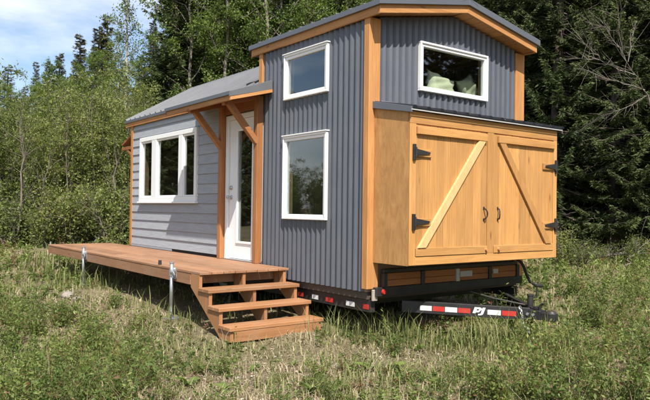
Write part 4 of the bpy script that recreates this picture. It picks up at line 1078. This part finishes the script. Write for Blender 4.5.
# --- stones
M_STONE = plain('pale_stone', (.24, .205, .17), .85, 0, .25, 14, .4)
def stone(px, s, r, label, seed, sq=(1.5, 1, .6)):
    x, y = place(px, s); bm = bmesh.new(); bmesh.ops.create_icosphere(bm, subdivisions=3, radius=1); rr = np.random.default_rng(seed); k = rr.normal(size=(5, 3))
    for v in bm.verts:
        d = 1+.13*sum(math.sin(2.2*v.co.dot(Vector(q))+i) for i, q in enumerate(k))*.6; v.co = Vector((v.co.x*sq[0], v.co.y*sq[1], v.co.z*sq[2]))*d*r
    me = bpy.data.meshes.new('stone'); bm.to_mesh(me); bm.free(); me.materials.append(M_STONE); o = bpy.data.objects.new('stone', me); COL.objects.link(o)
    o.location = (x, y, gz1(x, y)+r*.25); o.rotation_euler = (.15, .1, seed); tag(o, label, 'stone')
stone(70, 8.75, .085, 'pale angular stone lying in the weeds outside the far jack', 1)
stone(80, 8.55, .05, 'small brownish stone beside the pale angular stone', 2)
stone(340, 5.75, .035, 'small grey pebble on the dry grass below the trailer rail', 3)
stone(120, 6.6, .04, 'small grey stone on bare soil between the two jacks', 4)

# ------------------------------------------------------------------ ground cover
def wedge(n, s0, s1, rng, pw=1.0, half=.80):
    """random ground points around the clearing, denser close to the viewer"""
    u = rng.random(n); 
    if pw == 1.0: s = s0*(s1/s0)**u
    else: a = 1-pw; s = (s0**a+(s1**a-s0**a)*u)**(1/a)
    d = rng.uniform(-half, half, n); x = CX+s*(FWD.x+RGT.x*d); y = CY+s*(FWD.y+RGT.y*d)
    return x, y, s
def blocked(x, y):
    """points inside solid things"""
    st = (x > -1.22) & (x < -.04) & (y > .66) & (y < 1.45)
    return st
def seg_d(x, y, x0, y0, x1, y1):
    dx, dy = x1-x0, y1-y0; t = np.clip(((x-x0)*dx+(y-y0)*dy)/(dx*dx+dy*dy), 0, 1); return np.hypot(x-x0-t*dx, y-y0-t*dy)
def under(x, y):
    h_ = (x > .0) & (x < 2.55) & (y > .0) & (y < 6.6); d_ = (x > -1.15) & (x < .0) & (y > 1.5) & (y < 7.4); return h_ | d_
def bare(x, y):
    """worn dry ground in front of the stairs and beside the deck: 1 bare, 0 overgrown"""
    b = np.exp(-(seg_d(x, y, -.9, .1, -2.4, -1.3)/1.05)**2)
    b = np.maximum(b, np.exp(-(seg_d(x, y, -1.5, 1.0, -1.9, 4.2)/.60)**2)*.95)
    b = np.maximum(b, np.exp(-(seg_d(x, y, -.4, -.40, .9, -1.6)/.48)**2)*.95)
    b = np.maximum(b, np.exp(-(seg_d(x, y, 2.6, -.6, 4.2, 1.2)/.5)**2)*.45)
    b = np.maximum(b, .5*np.clip((vnoise(x*.9+2, y*.9+5, 91)-.48)*5, 0, 1))
    return np.clip(b+(vnoise(x*2.3, y*2.3, 5)-.5)*.8*(b > .05), 0, 1)
def lush(x, y):
    """1 where grass stands tall: along the trailer, under the tongue, at the deck rim"""
    l = np.exp(-(seg_d(x, y, -.10, .35, .35, -.25)/.22)**2)
    l = np.maximum(l, .95*np.exp(-(seg_d(x, y, .20, -.2, 1.1, -1.4)/.24)**2))
    l = np.maximum(l, .9*np.exp(-(seg_d(x, y, -1.35, 4.4, -1.45, 8.2)/.40)**2))
    l = np.maximum(l, .5*np.exp(-(seg_d(x, y, -1.25, 1.75, -1.3, 2.5)/.18)**2))
    return l
def blades(name, n, hmin, hmax, mat, rng, keep, tintf, s0=2.2, s1=26, pw=1.0, wid=(.003, .007), grow=None, label=None, cat='grass', sprawl=1.0):
    x, y, s = wedge(n, s0, s1, rng, pw)
    k = (rng.random(n) < keep(x, y, s)) & ~blocked(x, y); x, y, s = x[k], y[k], s[k]; n = len(x)
    h = rng.uniform(hmin, hmax, n)*(.6+.8*vnoise(x*1.7, y*1.7, 8))
    if grow is not None: h = h*grow(x, y)
    z = gz(x, y)-.01; a = rng.uniform(0, 2*np.pi, n); lean = rng.uniform(.1, .75, n)*h*sprawl; w = rng.uniform(*wid, n)*np.clip(s/6, .8, 3.0)
    dx, dy = np.cos(a), np.sin(a); p = np.stack([x, y, z], 1); sd = np.stack([-dy, dx, 0*dx], 1)*w[:, None]
    mid = p+np.stack([dx*lean*.3, dy*lean*.3, h*.58], 1); tip = p+np.stack([dx*lean, dy*lean, h*rng.uniform(.75, 1.0, n)], 1)
    v = np.empty((n, 6, 3)); v[:, 0] = p-sd; v[:, 1] = p+sd; v[:, 2] = mid+sd*.75; v[:, 3] = mid-sd*.75; v[:, 4] = tip+sd*.12; v[:, 5] = tip-sd*.12
    i = np.arange(n)[:, None]*6; f = np.concatenate([i+np.array([[0, 1, 2, 3]]), i+np.array([[3, 2, 4, 5]])])
    T = np.clip(tintf(x, y, rng.random(n)), 0, 1)
    me = mesh_np(name, v.reshape(-1, 3), f, np.repeat(T, 6)); me.materials.append(mat); o = bpy.data.objects.new(name, me); COL.objects.link(o)
    tag(o, label, cat, kind='stuff'); return o
R1 = np.random.default_rng(101)
patch = lambda x, y: vnoise(x*.9+7, y*.9, 21)
clump = lambda x, y: np.clip((vnoise(x*5, y*5, 23)*.6+vnoise(x*13, y*13, 24)*.6-.38)*2.6, 0, 1)
blades('grass', 190000, .045, .135, M_GRASS, R1, lambda x, y, s: np.clip((1.05-1.0*bare(x, y))*(.25+.9*patch(x, y))*(.2+.9*clump(x, y))*np.where(under(x, y), .25, 1), 0.02, 1),
       lambda x, y, r: .1+.55*r+.45*(vnoise(x*1.3, y*1.3, 31)-.3)+.3*bare(x, y), 2.0, 24, 1.15, label='short green grass scattered over the clearing')
blades('tall_grass', 26000, .18, .42, M_GRASS, R1, lambda x, y, s: np.clip(lush(x, y)*1.1+.05*(1-bare(x, y))*clump(x, y), 0, 1)*np.where(under(x, y) & (x > .1) & (y > .1), .3, 1), lambda x, y, r: r*.8, 2.5, 16, 1.1, (.0025, .006),
       lambda x, y: .55+.6*lush(x, y), label='tall green grass along the trailer rail, tongue and deck rim')
blades('tall_grass', 20000, .14, .38, M_GRASS, R1, lambda x, y, s: np.clip(lush(x, y), 0, 1)*(.3+.8*clump(x, y)), lambda x, y, r: r*.75, 5, 9, 1.1, (.0025, .005), label='long green blades crowding the trailer rail and tongue')
blades('dry_grass', 150000, .012, .075, M_DRY, R1, lambda x, y, s: np.clip(.26+.75*bare(x, y)+.6*(vnoise(x*1.9, y*1.9, 41)-.5), 0, 1)*np.where(under(x, y), .3, 1),
       lambda x, y, r: r, 2.0, 20, 1.25, (.002, .0045), label='matted dry straw grass on the worn ground by the stairs', sprawl=2.2)
blades('dry_stalks', 5000, .15, .36, M_DRY, R1, lambda x, y, s: np.clip(.5-.4*bare(x, y), 0, 1)*np.where(under(x, y), .1, 1), lambda x, y, r: .3+.7*r, 2.5, 18, 1.0, (.0012, .0025), label='thin dry stalks standing among the weeds')

def weed_mass(name, n, rng, keep, hmin, hmax, leafl, per, mat, label, s0=2.2, s1=17, pw=1.0, wid=.42, reds=.06, grow=None):
    x, y, s = wedge(n, s0, s1, rng, pw); k = (rng.random(n) < keep(x, y)) & ~blocked(x, y) & ~under(x, y); x, y, s = x[k], y[k], s[k]; n = len(x)
    h = rng.uniform(hmin, hmax, n)*(.35+1.5*vnoise(x*1.6, y*1.6, 51)**1.5)
    z = gz(x, y); a = rng.uniform(0, 2*np.pi, n); ln = rng.uniform(0, .45, n)*h
    tx, ty = np.cos(a)*ln, np.sin(a)*ln
    i = np.repeat(np.arange(n), per); t = rng.uniform(.12, 1.05, n*per); m_ = n*per
    pos = np.stack([x[i]+tx[i]*t, y[i]+ty[i]*t, z[i]+h[i]*t], 1); b = rng.uniform(0, 2*np.pi, m_)
    dv = np.stack([np.cos(b), np.sin(b), rng.uniform(-.15, .9, m_)], 1); Ls = rng.uniform(*leafl, m_)*(1.15-.5*t)*np.clip(s[i]/7, .9, 1.6)
    base = np.clip(.55*rng.random(n)+1.3*(vnoise(x*1.4+9, y*1.4, 71)-.25), 0, 1.15); red = rng.random(n) < reds*np.clip((vnoise(x*1.7, y*1.7+4, 73)-.45)*7, .15, 3.2)
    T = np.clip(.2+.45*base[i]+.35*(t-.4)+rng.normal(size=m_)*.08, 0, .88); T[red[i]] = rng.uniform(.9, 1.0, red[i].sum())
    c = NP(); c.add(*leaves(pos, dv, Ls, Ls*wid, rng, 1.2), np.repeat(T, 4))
    # stems
    sdx = np.stack([-np.sin(a), np.cos(a), 0*a], 1)*.0022*np.clip(s/6, .8, 2)[:, None]; p = np.stack([x, y, z-.01], 1); q = np.stack([x+tx, y+ty, z+h], 1)
    v = np.stack([p-sdx, p+sdx, q+sdx*.4, q-sdx*.4], 1).reshape(-1, 3); c.add(v, np.arange(n*4).reshape(-1, 4), np.repeat(np.where(red, .97, .3), 4))
    o = bpy.data.objects.new(name, c.mesh(name, mat)); COL.objects.link(o); tag(o, label, 'weeds', kind='stuff'); return o
def weedy(x, y):
    w = np.clip((vnoise(x*1.1+3, y*1.1, 61)*.6+vnoise(x*3.1, y*3.1, 62)*.55-.38)*3.6, 0, 1)
    return np.clip(w*(1.1-1.0*bare(x, y))+.03, 0, 1)
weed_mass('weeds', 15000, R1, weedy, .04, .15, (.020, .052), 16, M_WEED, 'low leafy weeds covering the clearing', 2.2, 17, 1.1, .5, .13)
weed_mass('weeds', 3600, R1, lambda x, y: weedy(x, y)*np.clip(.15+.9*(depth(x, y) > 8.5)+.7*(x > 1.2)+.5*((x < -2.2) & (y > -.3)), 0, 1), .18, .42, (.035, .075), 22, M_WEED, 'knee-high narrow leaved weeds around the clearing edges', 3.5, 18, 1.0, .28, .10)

# --- single plants that stand out
def leaf_mesh(L_, w, name='leaf'):
    n = 6; vs = []; fs = []
    for i in range(n+1):
        t = i/n; ww = w*math.sin(math.pi*min(1, t*.92+.06))**.8*(1-.25*t); z = L_*(.55*t-.62*t*t)
        vs += [(-ww/2, t*L_*.92, z+.18*ww), (0, t*L_*.92, z), (ww/2, t*L_*.92, z+.18*ww)]
    for i in range(n):
        a = i*3; fs += [(a, a+1, a+4, a+3), (a+1, a+2, a+5, a+4)]
    me = mesh_np(name, np.array(vs), np.array(fs), np.full(len(vs), .55)); me.materials.append(M_WEED); return me
LEAF = [leaf_mesh(.15, .07), leaf_mesh(.12, .05), leaf_mesh(.18, .065)]
for i, (px, py, big) in enumerate(((190, 386, 1.0), (255, 372, .8), (296, 366, .8), (312, 392, .9), (371, 372, .9), (402, 368, .85), (440, 385, 1.0), (160, 352, .7), (345, 388, .7), (505, 392, 1.0), (228, 394, .8), (420, 350, .7))):
    d = (py-209)/656.34; s_ = (H+.03)/d; x, y = place(px, s_); s_ = (H-gz1(x, y))/d; x, y = place(px, s_)
    e = empty('broadleaf_plant', (x, y, gz1(x, y)+.005), 'small rosette of broad pale green leaves on the dry grass before the trailer', 'plant', 'broadleaf rosettes on the dry grass')
    n = rng.randrange(5, 8)
    for k in range(n):
        o = bpy.data.objects.new('leaf', LEAF[rng.randrange(3)]); COL.objects.link(o); o.parent = e; q = big*rng.uniform(.7, 1.1); o.scale = (q, q, q)
        o.rotation_euler = (rng.uniform(.1, .75), rng.uniform(-.3, .3), 6.28*k/n+rng.uniform(-.4, .4))
WPL = [bush(71, .55, .30, M_WEED, M_STEM, 8, 900, (.022, .050), .45, .05, .12, .018), bush(72, .36, .34, M_WEED, M_STEM, 10, 900, (.020, .045), .5, .05, .12, .018), bush(73, .7, .22, M_WEED, M_STEM, 6, 700, (.030, .065), .26, .05, .12, .02),
       bush(74, .45, .36, M_WEED, M_STEM, 9, 760, (.026, .052), .52, .05, .12, .02), bush(75, .60, .40, M_WEED, M_STEM, 9, 640, (.032, .066), .34, .05, .12, .02), bush(76, .30, .30, M_WEED, M_STEM, 10, 900, (.016, .034), .6, .05, .12, .016)]
extra = [(rng.uniform(-5, 150), rng.uniform(4.2, 8.5), rng.choice((1, 3, 3, 4, 5)), rng.uniform(.45, .9)) for _ in range(17)]+[(rng.uniform(440, 655), rng.uniform(4.3, 10.5), rng.choice((0, 3, 4, 4, 5)), rng.uniform(.45, .9)) for _ in range(24)]+[(rng.uniform(170, 430), rng.uniform(4.2, 5.9), rng.choice((3, 5, 5)), rng.uniform(.3, .5)) for _ in range(14)]
extra = [q for q in extra if not (430 < q[0] < 560 and 5.3 < q[1] < 9.5)]
KINDS = ['bushy leafy weed clump', 'low rounded weed clump', 'tall narrow leaved weed', 'broad leaved weed clump', 'long leaved bushy weed', 'tiny leaved mat weed']
for i, (px, s_, k, sc) in enumerate(tuple(extra)+((545, 5.6, 0, .8), (585, 5.2, 2, .8), (612, 6.4, 1, .9), (640, 5.6, 0, .9), (570, 6.6, 1, .8), (470, 5.5, 1, .6), (520, 6.1, 2, .6), (30, 5.0, 1, .9), (75, 5.4, 1, .9), (15, 6.2, 0, .8), (95, 4.7, 1, .8), (55, 4.3, 0, .7), (140, 5.9, 1, .7), (120, 5.1, 2, .5), (60, 7.0, 1, .8), (5, 7.6, 0, .8), (600, 8.2, 0, .8), (640, 9.0, 2, .9), (575, 9.4, 1, .9), (625, 7.2, 2, .8), (445, 4.6, 2, .5), (395, 6.15, 1, .6), (20, 4.4, 1, .9), (88, 6.1, 1, .8), (110, 4.3, 1, .7), (150, 5.2, 0, .55), (35, 6.6, 2, .7), (495, 4.7, 1, .8), (530, 4.9, 0, .8), (560, 4.5, 1, 1.0), (605, 4.7, 0, .8), (635, 4.6, 1, 1.0), (590, 7.4, 1, .9))):
    x, y = place(px, s_); put('leafy_weed', WPL[k], x, y, sc, rng.uniform(0, 6.3), (lambda q: (KINDS[k]+' in the overgrown ground '+q))('by the trailer tongue' if px > 430 else 'beside the deck' if px < 165 else 'on the dry patch before the stairs'), 'weed', KINDS[k]+('s by the tongue' if px > 430 else 's beside the deck' if px < 165 else 's before the stairs'), sink=.02, part=('stems', 'foliage'))

# --- dead leaves and twig litter on the worn soil
def litter(n, rng):
    x, y, s = wedge(n, 2.0, 12, rng, 1.2); k = (rng.random(n) < .15+.8*bare(x, y)) & ~blocked(x, y); x, y, s = x[k], y[k], s[k]; n = len(x)
    a = rng.uniform(0, 2*np.pi, n); dv = np.stack([np.cos(a), np.sin(a), rng.uniform(-.15, .35, n)], 1); Ls = rng.uniform(.012, .05, n)
    c = NP(); v, f = leaves(np.stack([x, y, gz(x, y)+.006], 1), dv, Ls, Ls*np.where(rng.random(n) < .4, .12, .5), rng, 4.0); c.add(v, f, np.repeat(rng.random(n), 4))
    o = bpy.data.objects.new('leaf_litter', c.mesh('leaf_litter', M_LITTER)); COL.objects.link(o); tag(o, 'dead leaves and twig litter on the worn soil', 'litter', kind='stuff')
M_LITTER = leaf_mat('leaf_litter', [(0, (.07, .048, .03)), (.4, (.19, .13, .085)), (.7, (.34, .26, .18)), (1, (.46, .40, .32))], .1, .8, .05)
litter(60000, R1)
